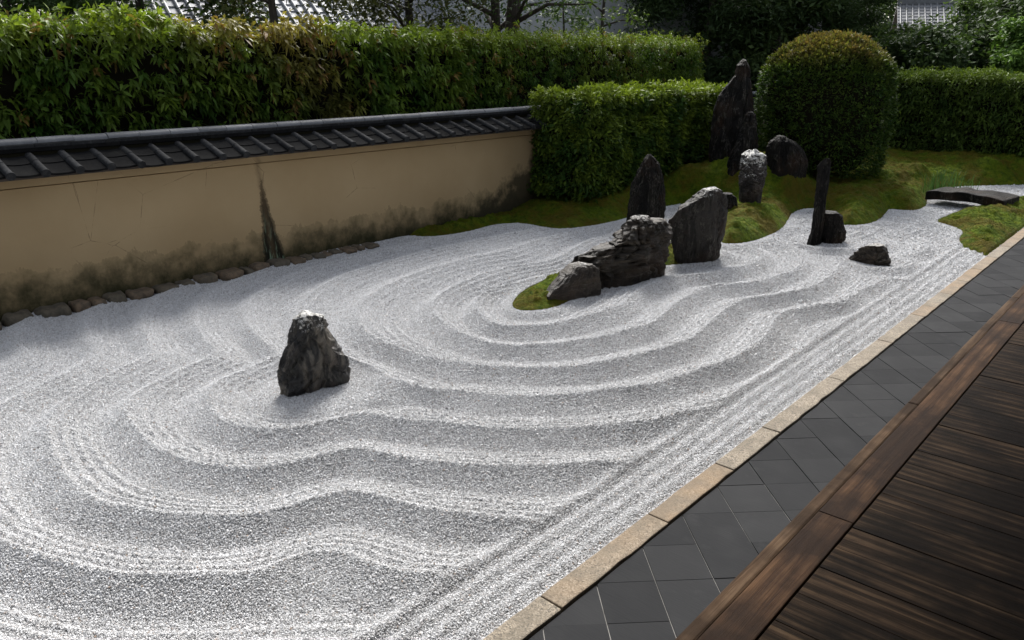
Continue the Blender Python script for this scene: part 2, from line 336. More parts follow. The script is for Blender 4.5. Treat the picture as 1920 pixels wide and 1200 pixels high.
ISLE = smooth_poly(world([(955,573),(963,584),(1000,587),(1040,581),(1072,566),(1090,553),(1130,537),(1200,518),(1245,501),(1285,498),(1335,490),(1330,465),(1270,455),(1200,475),(1120,498),(1050,518),(1000,534),(970,552)]), closed=True)
def inside(P, poly_):
    x, y = P[:, 0], P[:, 1]; r = np.zeros(len(P), bool); n = len(poly_)
    for i in range(n):
        x0, y0 = poly_[i]; x1, y1 = poly_[(i+1) % n]
        if y0 == y1: continue
        c_ = ((y0 > y) != (y1 > y)) & (x < (x1-x0)*(y-y0)/(y1-y0)+x0); r ^= c_
    return r
def pdist(P, poly_, closed=True):
    n = len(poly_); best = np.full(len(P), 1e9)
    for i in range(n if closed else n-1):
        a_ = poly_[i]; b_ = poly_[(i+1) % n]; ab = b_-a_; t = np.clip(((P-a_)@ab)/max(ab@ab, 1e-9), 0, 1)
        best = np.minimum(best, np.linalg.norm(P-(a_+t[:, None]*ab), axis=1))
    return best
def sdf(P, poly_): return pdist(P, poly_)*np.where(inside(P, poly_), -1, 1)
def tps_fit(X, v, lam=0.0):
    d = np.linalg.norm(X[:, None]-X[None], axis=2); K = np.where(d > 0, d*d*np.log(d+1e-12), 0); n = len(X)
    Q = np.concatenate([np.ones((n, 1)), X], 1); A = np.zeros((n+3, n+3)); A[:n, :n] = K+lam*np.eye(n); A[:n, n:] = Q; A[n:, :n] = Q.T
    s = np.linalg.solve(A, np.concatenate([v, np.zeros(3)])); return X, s
def tps_eval(f, P):
    X, s = f; out = np.empty(len(P))
    for i in range(0, len(P), 40000):
        p = P[i:i+40000]; d = np.linalg.norm(p[:, None]-X[None], axis=2); out[i:i+40000] = (np.where(d > 0, d*d*np.log(d+1e-12), 0))@s[:len(X)] + s[-3] + p@s[-2:]
    return out

# ------------------------------------------------------------ raked gravel: crest lines surveyed on the ground
CREST = {
1:[(1400,500),(1375,506),(1337,515),(1300,517),(1250,525),(1205,543),(1162,575),(1125,587),(1075,602),(1025,611),(975,614),(925,610),(905,595),(892,582),(895,567),(922,547),(985,527),(1035,512)],
2:[(1487,510),(1450,520),(1412,532),(1350,536),(1312,547),(1275,565),(1257,580),(1237,600),(1200,617),(1175,622),(1125,635),(1075,644),(1000,650),(925,648),(897,637),(847,619),(822,600),(810,580),(822,560),(847,545),(885,525),(935,507),(1035,490)],
3:[(1572,502),(1562,515),(1537,532),(1500,547),(1450,557),(1407,562),(1362,582),(1342,600),(1320,620),(1287,642),(1250,655),(1175,674),(1100,689),(1025,692),(935,690),(847,680),(785,667),(735,652),(705,637),(680,620),(670,605),(672,580),(690,560)],
4:[(1645,532),(1612,550),(1575,570),(1512,580),(1475,587),(1455,605),(1445,625),(1425,645),(1395,665),(1362,682),(1325,692),(1275,708),(1225,722),(1150,732),(1075,741),(1000,745),(925,744),(850,735),(800,731),(760,722),(720,712),(690,706)],
5:[(1300,770),(1250,785),(1175,795),(1075,804),(975,806),(875,801),(800,795),(720,783),(680,778),(650,783),(600,795),(550,805),(500,806),(462,805),(430,797),(405,780),(395,765),(395,742),(405,720),(425,710),(462,695)],
6:[(1162,865),(1100,871),(1000,876),(900,874),(875,874),(775,864),(725,855),(682,846),(650,846),(612,855),(562,867),(512,877),(450,880),(400,877),(380,873),(330,860),(290,840),(260,815),(240,790),(237,765),(250,745),(275,730),(312,710),(362,685)],
7:[(1000,975),(970,975),(895,970),(820,960),(745,945),(695,930),(660,925),(620,932),(570,947),(520,960),(480,969),(400,970),(325,966),(275,960),(225,951),(187,941),(162,925),(140,907),(110,875),(95,840),(90,805),(105,770),(140,740),(175,722),(225,695)],
8:[(800,1075),(770,1075),(720,1067),(660,1047),(627,1036),(595,1036),(552,1052),(520,1062),(480,1079),(400,1080),(300,1081),(225,1079),(175,1070),(125,1060),(75,1047),(32,1035),(0,1022),(25,750),(82,720),(120,705)]}
P_R1 = gp(592, 735)[:2]; P_BL = gp(1545, 450)[:2]; P_SM = gp(1632, 492)[:2]
def smin(a, b, k=.25):
    h = np.clip(.5+.5*(b-a)/k, 0, 1); return b*(1-h)+a*h-k*h*(1-h)
SP = .52
spine = world([(990,566),(1080,530),(1180,500),(1250,482),(1330,478)])
def base_phase(P):
    d0 = np.maximum(pdist(P, spine, False)-.22, 0)/SP
    d1 = 3.75+np.maximum(np.linalg.norm(P-P_R1, axis=1)-.28, 0)/SP
    d2 = .9+np.maximum(np.linalg.norm(P-P_BL, axis=1)-.2, 0)/SP
    d3 = 2.3+np.maximum(np.linalg.norm(P-P_SM, axis=1)-.2, 0)/SP
    return smin(smin(d0, d1), smin(d2, d3), .3)
cx, cv = [], []
for k, pts in CREST.items():
    for u, v in pts: cx.append(gp(u, v, .035)[:2]); cv.append(k)
cx = np.array(cx); cv = np.array(cv, float); res = cv-base_phase(cx)
gx, gy = np.meshgrid(np.arange(-9.5, -.5, 1.1), np.arange(-2, 16, 1.1)); an = np.stack([gx.ravel(), gy.ravel()], 1)
an = an[np.min(np.linalg.norm(an[:, None]-cx[None], axis=2), 1) > 1.15]
PH = tps_fit(np.concatenate([cx, an]), np.concatenate([res, np.zeros(len(an))]), .012)

X0, X1 = -8.55, -1.945
gxs = np.arange(X0, X1+.001, .0235)
gys = [-0.6]
while gys[-1] < 30: gys.append(gys[-1] + (.0235 if gys[-1] < 8 else min(.0235+(gys[-1]-8)*.012, .25)))
gys = np.array(gys)
GX, GY = np.meshgrid(gxs, gys); GP = np.stack([GX.ravel(), GY.ravel()], 1)
ph = base_phase(GP) + tps_eval(PH, GP) + .05*n2(GP[:, 0], GP[:, 1], 1.3, 3) + .02*n2(GP[:, 0], GP[:, 1], 5, 9)
# distance to moss borders and rocks
near = GP[:, 1] < 20
dm = np.full(len(GP), 5.0)
for pl in (MAIN, RIGHT, ISLE): dm[near] = np.minimum(dm[near], sdf(GP[near], pl))
dr = np.minimum(np.linalg.norm(GP-P_R1, axis=1)-.36, np.minimum(np.linalg.norm(GP-P_BL, axis=1)-.22, np.linalg.norm(GP-P_SM, axis=1)-.22))
def gravel_h(x, y, ph, dm, dr):
    t = ph-np.floor(ph)
    drop = (1-np.clip(t/.38, 0, 1))**1.2; rise = np.clip((t-.38)/.62, 0, 1)
    rise = rise**1.25
    p = np.where(t < .38, drop, rise)
    gr = (1-2*np.abs(np.sin(np.pi*(t-1.0)/.150))**.9)*sstep(.40, .50, t)*(1-sstep(.95, 1.0, t)*.5)
    A = .120*(.85+.30*n2(x, y, .6, 21, 2))
    A = A*(1-.34*sstep(-5.9, -7.2, x))*(1-.35*sstep(7.5, 10.5, y))*(1-.75*sstep(12, 14, y))
    fine = .0155*(1-.45*sstep(-5.5, -6.6, x))*(.55+.45*sstep(-.3, .3, n2(x, y, 1.1, 31, 2)))
    h = A*(p-.42)+fine*gr*sstep(.3, .8, A/.08)
    h = h*sstep(.0, .22, np.minimum(dm, dr)) + .012*(1-sstep(0, .25, dm))
    # straight combed strip along the kerb with its boundary ridge
    xb = -2.375+.018*n2(y, y*0, .7, 5, 2)
    s = sstep(-.09, .05, x-xb)
    strip = -.012+.0075*np.cos(2*np.pi*(x-xb-.02)/.104) + .004*n2(x, y, 7, 50, 2)
    h = h*(1-s)+strip*s + .020*np.exp(-((x-xb)/.05)**2)
    h += .006*n2(x, y, 3.1, 77, 3) - .03*sstep(-8.0, -8.4, x)*0
    return h
hh_ = gravel_h(GP[:, 0], GP[:, 1], ph, dm, dr)
hz = hh_ - np.where(dm < -.08, .10, 0)
ny, nx = GX.shape
idx = np.arange(ny*nx).reshape(ny, nx)
F = np.stack([idx[:-1, :-1], idx[:-1, 1:], idx[1:, 1:], idx[1:, :-1]], -1).reshape(-1, 4)
gravel = link('gravel_court', mesh_np('gravel_court', np.column_stack([GP, hz]), F, True), BED); struct(gravel)

# loose grains over the bed
def bil(A, x, y):
    A = A.reshape(ny, nx); fx = np.clip((x-gxs[0])/(gxs[1]-gxs[0]), 0, nx-1.001); ix = fx.astype(int); fx -= ix
    iy = np.clip(np.searchsorted(gys, y)-1, 0, ny-2); fy = (y-gys[iy])/(gys[iy+1]-gys[iy])
    return (A[iy, ix]*(1-fx)+A[iy, ix+1]*fx)*(1-fy)+(A[iy+1, ix]*(1-fx)+A[iy+1, ix+1]*fx)*fy
gr_pts, gr_sc = [], []
yb = -.3
for y0, y1, sz in ((-.3, 4.0, .0082), (4.0, 6.0, .0092), (6.0, 8.0, .0105), (8.0, 10.5, .0125), (10.5, 14.5, .0155), (14.5, 21, .022)):
    st_ = sz*.88
    xs, ys = np.meshgrid(np.arange(-8.5, -1.955, st_), np.arange(y0, y1, st_)); xs = xs.ravel()+rng.uniform(-.5, .5, xs.size)*st_; ys = ys.ravel()+rng.uniform(-.5, .5, ys.size)*st_
    # keep what a visitor on the veranda can see of the court (with a margin for a step aside)
    d = np.stack([xs, ys], 1); k = d@FH[:2]; s_ = d@RT[:2]; fwd = k*math.cos(PITCH)+CAMZ*math.sin(PITCH); un = s_/fwd
    vn = (k*math.sin(PITCH)-CAMZ*math.cos(PITCH))/fwd
    ok = (np.abs(un) < .75) & (vn > -.47); xs, ys = xs[ok], ys[ok]
    q = bil(dm, xs, ys); ok = q > -.015; xs, ys, q = xs[ok], ys[ok], q[ok]
    z = bil(hh_, xs, ys)
    gr_pts.append(np.column_stack([xs, ys, z+sz*rng.uniform(-.10, .45, len(xs))])); gr_sc.append(sz*.56*rng.lognormal(0, .24, len(xs)))
gr_pts = np.concatenate(gr_pts); gr_sc = np.concatenate(gr_sc)
print('grains', len(gr_pts))
me = bpy.data.meshes.new('gravel_grains'); me.vertices.add(len(gr_pts)); me.vertices.foreach_set('co', gr_pts.astype(np.float32).ravel())
me.attributes.new('sc', 'FLOAT', 'POINT').data.foreach_set('value', gr_sc.astype(np.float32))
grains = link('gravel_grains', me, GRAIN); stuff(grains); tag(grains, 'loose white and grey gravel grains covering the raked court', 'gravel')
ng = bpy.data.node_groups.new('scatter_grains', 'GeometryNodeTree')
ng.interface.new_socket('Geometry', in_out='INPUT', socket_type='NodeSocketGeometry'); ng.interface.new_socket('Geometry', in_out='OUTPUT', socket_type='NodeSocketGeometry')
N = ng.nodes; Lk = ng.links.new
gi = N.new('NodeGroupInput'); go = N.new('NodeGroupOutput')
mtp = N.new('GeometryNodeMeshToPoints'); Lk(gi.outputs[0], mtp.inputs['Mesh'])
join = N.new('GeometryNodeGeometryToInstance')
for k in range(4):
    ico = N.new('GeometryNodeMeshIcoSphere'); ico.inputs['Radius'].default_value = 1.0; ico.inputs['Subdivisions'].default_value = 1
    sp_ = N.new('GeometryNodeSetPosition'); rv = N.new('FunctionNodeRandomValue'); rv.data_type = 'FLOAT_VECTOR'
    rv.inputs['Min'].default_value = (-.28,)*3; rv.inputs['Max'].default_value = (.28,)*3; rv.inputs['Seed'].default_value = k*7+1
    Lk(ico.outputs['Mesh'], sp_.inputs['Geometry']); Lk(rv.outputs[0], sp_.inputs['Offset'])
    tr = N.new('GeometryNodeTransform'); tr.inputs['Scale'].default_value = ((1.15, .9, .75), (.9, 1.0, .85), (1.3, .8, .7), (1.0, 1.0, .65))[k]
    sm = N.new('GeometryNodeSetMaterial'); sm.inputs['Material'].default_value = GRAIN
    Lk(sp_.outputs[0], tr.inputs['Geometry']); Lk(tr.outputs[0], sm.inputs['Geometry']); Lk(sm.outputs[0], join.inputs[0])
iop = N.new('GeometryNodeInstanceOnPoints'); iop.inputs['Pick Instance'].default_value = True
Lk(mtp.outputs[0], iop.inputs['Points']); Lk(join.outputs[0], iop.inputs['Instance'])
ri = N.new('FunctionNodeRandomValue'); ri.data_type = 'INT'; ri.inputs['Min'].default_value = 0; 
[i for i in ri.inputs if i.name == 'Max' and i.type == 'INT'][0].default_value = 3
Lk([o for o in ri.outputs if o.type == 'INT'][0], iop.inputs['Instance Index'])
rr = N.new('FunctionNodeRandomValue'); rr.data_type = 'FLOAT_VECTOR'; rr.inputs['Max'].default_value = (6.28, 6.28, 6.28)
Lk(rr.outputs[0], iop.inputs['Rotation'])
na = N.new('GeometryNodeInputNamedAttribute'); na.data_type = 'FLOAT'; na.inputs['Name'].default_value = 'sc'; Lk(na.outputs[0], iop.inputs['Scale'])
Lk(iop.outputs[0], go.inputs[0])
md = grains.modifiers.new('scatter', 'NODES'); md.node_group = ng

# wide earth sheet reaching the horizon
struct(poly('ground', [(-600, -600, -.45), (600, -600, -.45), (600, 600, -.45), (-600, 600, -.45)], [(0, 1, 2, 3)], SOIL))
struct(poly('garden_bed', [(-120, -20, -.02), (-8.62, -20, -.02), (-8.62, 31, -.02), (-1.0, 31, -.02), (20, 31, -.02), (20, 140, -.02), (-120, 140, -.02)], [(0, 1, 2, 3, 4, 5, 6)], SOIL))

# ------------------------------------------------------------ moss mounds
def tuft_arrays(P, n, h=(.006, .013), seed=0):
    g = np.random.default_rng(seed); k = g.integers(0, len(P), n); b = P[k]+g.normal(0, .012, (n, 3))*[1, 1, .15]
    a = g.uniform(0, 2*np.pi, n); hh = g.uniform(*h, n); lean = g.normal(0, .6, (n, 2))*hh[:, None]; w_ = hh*.28
    dx = np.stack([np.cos(a)*w_, np.sin(a)*w_, np.zeros(n)], 1)
    V = np.stack([b-dx, b+dx, b+np.column_stack([lean, hh])], 1).reshape(-1, 3)
    return V, np.arange(n*3).reshape(-1, 3)
def moss(name, label, pl, zfun, step, ntuft, seed, rim=.09, rw=.07):
    lo, hi = pl.min(0), pl.max(0)
    xs, ys = np.arange(lo[0]-step, hi[0]+2*step, step), np.arange(lo[1]-step, hi[1]+2*step, step); X, Y = np.meshgrid(xs, ys); P = np.stack([X.ravel(), Y.ravel()], 1)
    s = sdf(P, pl); keep_v = s < step*1.6
    z = np.zeros(len(P)); i = np.where(keep_v)[0]; d = np.maximum(-s[i], 0)
    cel = 1-np.sqrt(np.abs(n2(P[i, 0], P[i, 1], 5.0, seed+9, 1))*1.6); lump = .6*(cel-.4)+.7*n2(P[i, 0], P[i, 1], 2.2, seed, 3)+.55*n2(P[i, 0], P[i, 1], 7, seed+3, 3)+.35*n2(P[i, 0], P[i, 1], 22, seed+5, 3)
    z[i] = zfun(P[i], d) + rim*(1-np.exp(-d/rw)) + .085*lump*sstep(0, .2, d) - .03*(s[i] > -.005)*1.0 - np.clip(s[i], 0, 1)*1.5
    ny_, nx_ = X.shape; idx = np.arange(ny_*nx_).reshape(ny_, nx_)
    F = np.stack([idx[:-1, :-1], idx[:-1, 1:], idx[1:, 1:], idx[1:, :-1]], -1).reshape(-1, 4); F = F[keep_v[F].all(1)]
    used = np.unique(F); mp_ = np.full(len(P), -1); mp_[used] = np.arange(len(used))
    V = np.column_stack([P, z])[used]
    # pull rim vertices onto the border
    o = link(name, mesh_np(name, V, mp_[F], True), MOSS); struct(o); o['label'] = label
    if ntuft:
        VV = V[(s[used] < -.01)]; tv, tf = tuft_arrays(VV, ntuft, seed=seed+1)
        t = link('moss_fuzz', mesh_np('moss_fuzz', tv, tf), MOSS, o); stuff(t)
    return o
ctl = [(1060,380,.22),(1130,362,.32),(1200,345,.42),(1300,312,.62),(1375,295,.78),(1440,290,.82),(1500,305,.76),(1565,325,.66),(1640,345,.42),(1690,352,.30),(1440,385,.40),(1420,410,.32),(1360,400,.35),(1330,370,.42),(1600,365,.50),(1625,390,.38),(1700,375,.20),(1540,370,.42),(1740,303,.52),(1690,318,.45),(1800,305,.50),(1860,297,.50),(1920,292,.50),(1800,330,.26),(1900,325,.28),(1720,345,.22)]
cp = np.array([gp(u, v, z)[:2] for u, v, z in ctl]); cz = np.array([c_[2] for c_ in ctl])
bp = front[::3]; cp = np.concatenate([cp, bp, [[-8.5, 8.0], [-8.5, 10.5], [-8.5, 14], [-8.5, 20], [-5, 24], [-2, 26], [-1.5, 20], [-6.5, 18.5], [-4, 19.3], [-8, 17]]]); cz = np.concatenate([cz, np.full(len(bp), .0), [.05, .2, .7, .75, .6, .6, .45, .6, .5, .75]])
def zshep(P):
    out = np.empty(len(P))
    for i in range(0, len(P), 40000):
        q = np.linalg.norm(P[i:i+40000][:, None]-cp[None], axis=2); w_ = 1/(q*q+.05)**2.2; out[i:i+40000] = (w_@cz)/w_.sum(1)
    return out
def rimh(P, d): k = .35+.65*sstep(-6.6, -5.2, P[:, 0]); return k*(.10*(1-np.exp(-d/.07))+.19*(1-np.exp(-(d/.30)**1.2)))
def zmain(P, d): a_ = rimh(P, d); b_ = zshep(P)*sstep(0, .45, d); return .5*(a_+b_+np.sqrt((a_-b_)**2+.008))-.045*(1-sstep(0, .3, d))
def moss_z(x, y):
    P = np.array([[x, y]]); d = -sdf(P, MAIN); return float(zmain(P, d)[0])
moss('moss_mound', 'broad mossy mound with brown patches rising to the hedges', MAIN, zmain, .031, 90000, 1, rim=0.0)
moss('moss_mound', 'low mossy bank beside the granite kerb', RIGHT, lambda P, d: .17*sstep(0, .8, d), .035, 14000, 40, rim=.08)
moss('moss_mound', 'small moss islet under the lying rocks', ISLE, lambda P, d: .05*sstep(0, .25, d), .02, 9000, 60, rim=.055, rw=.06)

# ------------------------------------------------------------ rocks
def rock(name, label, out, A, B, depth, mat, seed, amp=.05, sq=2.8, rough=1.0, freq=1.0, nz=100, na=128, z0=0.0, cuts=14, crag=(9, 9, 3.5), lean=0.0):
    """out: surveyed outline of the stone; A, B: its foot line on the ground, left to right; depth in metres"""
    a, b = gp(*A, z0), gp(*B, z0); ax = (b-a)/np.linalg.norm(b-a); nr_ = np.array([-ax[1], ax[0], 0]); nr_ *= np.sign(nr_@FH)
    p = (a+b)/2+nr_*depth*.24; sz_ = []
    for u, v in out:
        d = ray(u, v); t = ((p-EYE)@nr_)/(d@nr_); q = EYE+t*d; sz_.append(((q-p)@ax, q[2]-z0))
    O = np.array(sz_); zt = O[:, 1].max(); zz = np.linspace(.015, zt*.995, nz); ll = np.full(nz, 1e9); rr = np.full(nz, -1e9); n_ = len(O)
    for i in range(n_):
        (s0, h0), (s1, h1) = O[i], O[(i+1) % n_]
        if abs(h1-h0) < 1e-6: continue
        m_ = (zz >= min(h0, h1)) & (zz <= max(h0, h1)); ss = s0+(s1-s0)*(zz-h0)/(h1-h0)
        ll = np.where(m_, np.minimum(ll, ss), ll); rr = np.where(m_, np.maximum(rr, ss), rr)
    ok = rr > ll; ll = np.interp(zz, zz[ok], ll[ok]); rr = np.interp(zz, zz[ok], rr[ok])
    zz = np.concatenate([[-.50, -.25, -.06], zz]); ll = np.concatenate([[ll[0]]*3, ll]); rr = np.concatenate([[rr[0]]*3, rr]); nz = len(zz)
    hw = (rr-ll)/2; cxm = (rr+ll)/2; wmax = hw.max(); H_ = zz[-1]
    dp = depth/2*np.clip(hw/wmax, .02, 1)**.55; th = np.linspace(0, 2*np.pi, na, endpoint=False); ct, stt = np.cos(th), np.sin(th); g = np.random.default_rng(seed)
    ex = 2.0/(sq+.5*np.sin(zz*5+seed)[:, None])
    X = np.sign(ct)*np.abs(ct)**ex*hw[:, None]+cxm[:, None]; Y = np.sign(stt)*np.abs(stt)**ex*dp[:, None]+lean*zz[:, None]; Z = np.repeat(zz[:, None], na, 1)
    V = np.stack([X, Y, Z], -1).reshape(-1, 3); dirn = np.stack([np.repeat(ct[None], nz, 0), np.repeat(stt[None], nz, 0), np.zeros((nz, na))], -1).reshape(-1, 3)
    size = max(wmax*2, H_*.6); size = min(size, max(depth*2.2, .2)); q = V/size*freq+seed*3.1
    n = 1.1*(np.abs(pnoise(q*1.7))-.28)+.75*(np.abs(pnoise(q*[4.5, 4.5, 2.0]+9))-.25)+.5*(np.floor(pnoise(q*2.3+31)*4)/4)
    fall = (sstep(0, .10, (H_-Z)/H_).reshape(-1)*.75+.25); V = V+dirn*(n*amp*size*fall)[:, None]
    ctr = np.array([cxm.mean(), lean*H_/2, H_*.45])
    for k in range(cuts):                                        # broken faces
        a_ = g.uniform(0, 2*np.pi); nv = np.array([math.cos(a_)*.6, math.sin(a_), g.uniform(-.08, .16)]); nv /= np.linalg.norm(nv)
        pr = (V-ctr)@nv; lim = np.quantile(pr, g.uniform(.80, .95)); e_ = np.maximum(pr-lim, 0); V = V-nv[None]*(e_*.88)[:, None]
    q2 = V/size*freq+seed*5.3; cr = np.array(crag)
    f1 = pnoise(q2*cr); f2 = pnoise(q2*cr*2.1+3); rid = (1-np.abs(f1)*2.2)**3
    fine_ = .75*(np.abs(f1)-.25)+.5*(np.abs(f2)-.25)-.30*np.clip(rid, 0, 1)+.25*pnoise(q2*cr*4.4)+.10*pnoise(q2*cr*9)
    V = V+dirn*(fine_*.045*size*rough*np.minimum(1, fall*1.2))[:, None]
    W3 = V.reshape(nz, na, 3); lo_, hi_ = W3[:, :, 0].min(1), W3[:, :, 0].max(1); kw = 5
    sm_ = lambda a: np.convolve(np.pad(a, kw//2, mode='edge'), np.ones(kw)/kw, 'valid')
    lo_, hi_ = sm_(lo_), sm_(hi_); k_ = (W3[:, :, 0]-lo_[:, None])/np.maximum(hi_-lo_, 1e-4)[:, None]; W3[:, :, 0] = ll[:, None]+k_*(rr-ll)[:, None]
    W3[:, :, 2] += (.02*size*pnoise(V*3/size+77)).reshape(nz, na)*sstep(0, .2, Z)
    top = W3[-1]; c0 = top.mean(0); ring2 = c0+(top-c0)*.5; ring2 = ring2+np.column_stack([np.zeros(na), np.zeros(na), hw[-1]*(.22+.9*pnoise(ring2/size*9+seed))]); c0 = c0+[0, 0, hw[-1]*.12]
    V = np.concatenate([W3.reshape(-1, 3), ring2, [c0]]); nr = nz+1
    i = np.arange(nr-1)[:, None]*na; j = np.arange(na)[None, :]; j2 = (j+1) % na
    Fq = [tuple(f) for f in np.stack([i+j, i+j2, i+na+j2, i+na+j], -1).reshape(-1, 4)]+[((nr-1)*na+a_, (nr-1)*na+(a_+1) % na, nr*na) for a_ in range(na)]
    o = poly(name, V, Fq, mat, None, True, tuple(p)); o.rotation_euler = (0, 0, math.atan2(ax[1], ax[0]))
    o.data.set_sharp_from_angle(angle=R(42))
    return tag(o, label, 'rock')
def rows(r): return [(l, v) for v, l, _ in reversed(r)]+[(rr_, v) for v, _, rr_ in r]
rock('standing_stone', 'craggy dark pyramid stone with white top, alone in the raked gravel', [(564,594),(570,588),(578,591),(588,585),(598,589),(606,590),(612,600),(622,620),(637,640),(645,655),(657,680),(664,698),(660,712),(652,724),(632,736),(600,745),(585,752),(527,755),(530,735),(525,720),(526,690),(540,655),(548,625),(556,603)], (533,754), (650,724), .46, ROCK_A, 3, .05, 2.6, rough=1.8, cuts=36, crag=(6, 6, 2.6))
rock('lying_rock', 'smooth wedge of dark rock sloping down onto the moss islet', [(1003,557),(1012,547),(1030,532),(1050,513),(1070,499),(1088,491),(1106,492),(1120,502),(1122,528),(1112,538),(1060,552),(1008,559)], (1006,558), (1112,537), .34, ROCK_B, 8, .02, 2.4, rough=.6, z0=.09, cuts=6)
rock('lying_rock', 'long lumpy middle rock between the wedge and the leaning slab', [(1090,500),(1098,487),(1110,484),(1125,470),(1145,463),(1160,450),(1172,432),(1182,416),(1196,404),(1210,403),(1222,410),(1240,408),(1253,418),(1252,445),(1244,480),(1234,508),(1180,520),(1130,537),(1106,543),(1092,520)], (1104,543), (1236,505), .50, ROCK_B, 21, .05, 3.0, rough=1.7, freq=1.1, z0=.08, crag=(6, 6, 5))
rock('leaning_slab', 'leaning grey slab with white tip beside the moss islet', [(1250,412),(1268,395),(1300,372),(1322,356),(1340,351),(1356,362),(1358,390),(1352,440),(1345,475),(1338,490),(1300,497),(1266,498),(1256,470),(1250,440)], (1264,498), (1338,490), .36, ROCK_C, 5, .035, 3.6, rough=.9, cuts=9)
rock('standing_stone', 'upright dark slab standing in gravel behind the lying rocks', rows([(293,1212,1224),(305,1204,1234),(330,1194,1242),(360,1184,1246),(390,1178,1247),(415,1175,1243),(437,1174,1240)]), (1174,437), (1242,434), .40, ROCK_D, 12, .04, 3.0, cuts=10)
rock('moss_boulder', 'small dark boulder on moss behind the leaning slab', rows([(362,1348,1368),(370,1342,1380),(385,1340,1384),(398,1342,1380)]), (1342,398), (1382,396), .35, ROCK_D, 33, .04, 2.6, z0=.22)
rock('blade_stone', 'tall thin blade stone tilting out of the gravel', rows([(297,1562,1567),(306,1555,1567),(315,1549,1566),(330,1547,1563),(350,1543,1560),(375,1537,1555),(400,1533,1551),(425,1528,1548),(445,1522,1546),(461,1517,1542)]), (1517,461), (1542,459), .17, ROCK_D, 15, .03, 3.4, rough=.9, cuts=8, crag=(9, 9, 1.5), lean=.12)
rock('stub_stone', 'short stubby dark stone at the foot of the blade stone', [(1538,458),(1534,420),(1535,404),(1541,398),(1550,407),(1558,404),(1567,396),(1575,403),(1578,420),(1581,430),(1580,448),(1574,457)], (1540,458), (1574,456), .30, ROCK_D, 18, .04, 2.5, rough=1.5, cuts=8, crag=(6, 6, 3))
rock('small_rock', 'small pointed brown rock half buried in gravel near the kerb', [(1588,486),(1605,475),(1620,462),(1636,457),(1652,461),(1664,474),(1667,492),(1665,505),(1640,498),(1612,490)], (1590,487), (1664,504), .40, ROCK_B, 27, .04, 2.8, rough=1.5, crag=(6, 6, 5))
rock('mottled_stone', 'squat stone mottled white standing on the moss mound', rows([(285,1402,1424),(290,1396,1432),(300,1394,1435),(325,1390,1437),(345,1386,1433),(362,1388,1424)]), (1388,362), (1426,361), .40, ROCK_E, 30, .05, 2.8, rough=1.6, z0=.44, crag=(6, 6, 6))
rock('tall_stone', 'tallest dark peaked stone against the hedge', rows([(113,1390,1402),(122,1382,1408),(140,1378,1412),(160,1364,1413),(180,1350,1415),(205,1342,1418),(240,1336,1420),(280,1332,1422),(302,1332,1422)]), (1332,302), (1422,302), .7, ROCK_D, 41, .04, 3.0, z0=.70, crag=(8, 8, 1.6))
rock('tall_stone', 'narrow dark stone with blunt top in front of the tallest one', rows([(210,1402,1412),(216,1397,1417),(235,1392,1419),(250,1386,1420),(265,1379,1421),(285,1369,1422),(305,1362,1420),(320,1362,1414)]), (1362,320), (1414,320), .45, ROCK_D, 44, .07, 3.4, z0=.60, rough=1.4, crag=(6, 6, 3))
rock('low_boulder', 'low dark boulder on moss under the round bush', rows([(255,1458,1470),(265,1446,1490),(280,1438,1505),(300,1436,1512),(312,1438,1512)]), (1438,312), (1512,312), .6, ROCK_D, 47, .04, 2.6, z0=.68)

# stone slab bridge
def bridge():
    a = gp(1736, 368, .16); b = gp(1882, 386, .16); d = (b-a)[:2]; L_ = np.linalg.norm(d); d /= L_; nrm = np.array([-d[1], d[0]])
    V, n = [], 26
    for i in range(n+1):
        t = i/n; c_ = a[:2]+d*L_*t; arch = .05*(1-(2*t-1)**2); wv_ = .34+.04*math.sin(9*t)+.02*math.sin(23*t)
        for s_, zz in ((0, 0), (1, 0), (1, 1), (0, 1)):
            q = c_+nrm*(wv_*2*s_-.04+.025*math.sin(13*t+s_)); V.append((q[0], q[1], .10+arch+zz*(.15+.01*math.sin(17*t+2*s_))))
    F_ = [(3, 2, 1, 0), tuple(4*n+k for k in range(4))]
    for i in range(n):
        for k in range(4): F_.append((4*i+k, 4*i+(k+1) % 4, 4*i+4+(k+1) % 4, 4*i+4+k))
    o = bevel(poly('stone_bridge', V, F_, ROCK_D), .02, 2); tag(o, 'low arched slab bridge of dark stone between two moss banks', 'bridge')
bridge()
# grass tuft by the bridge
def grass():
    b = gp(1768, 358, .12); g = np.random.default_rng(5); V, F_ = [], []
    for k in range(130):
        p = b+np.array([g.normal(0, .20), g.normal(0, .20), -.03]); a = g.uniform(0, 6.28); h = g.uniform(.22, .55); ln = g.uniform(.1, .5)*h; w_ = .006
        s_ = np.array([-math.sin(a), math.cos(a), 0])*w_; o_ = len(V)
        for t in (0, .4, .75): 
            c_ = p+np.array([math.cos(a)*ln*t*t, math.sin(a)*ln*t*t, h*t*(1-.18*t)]); V += [c_-s_*(1-.5*t), c_+s_*(1-.5*t)]
        V.append(p+np.array([math.cos(a)*ln, math.sin(a)*ln, h*.82])); F_ += [(o_, o_+1, o_+3, o_+2), (o_+2, o_+3, o_+5, o_+4), (o_+4, o_+5, o_+6)]
    o = poly('grass_tuft', V, F_, LEAF); at_ = o.data.color_attributes.new('tint', 'FLOAT_COLOR', 'POINT')
    at_.data.foreach_set('color', np.tile([.055, .11, .035, 1], len(V)).astype(np.float32)); tag(o, 'tuft of long green grass on moss by the slab bridge', 'grass')
grass()

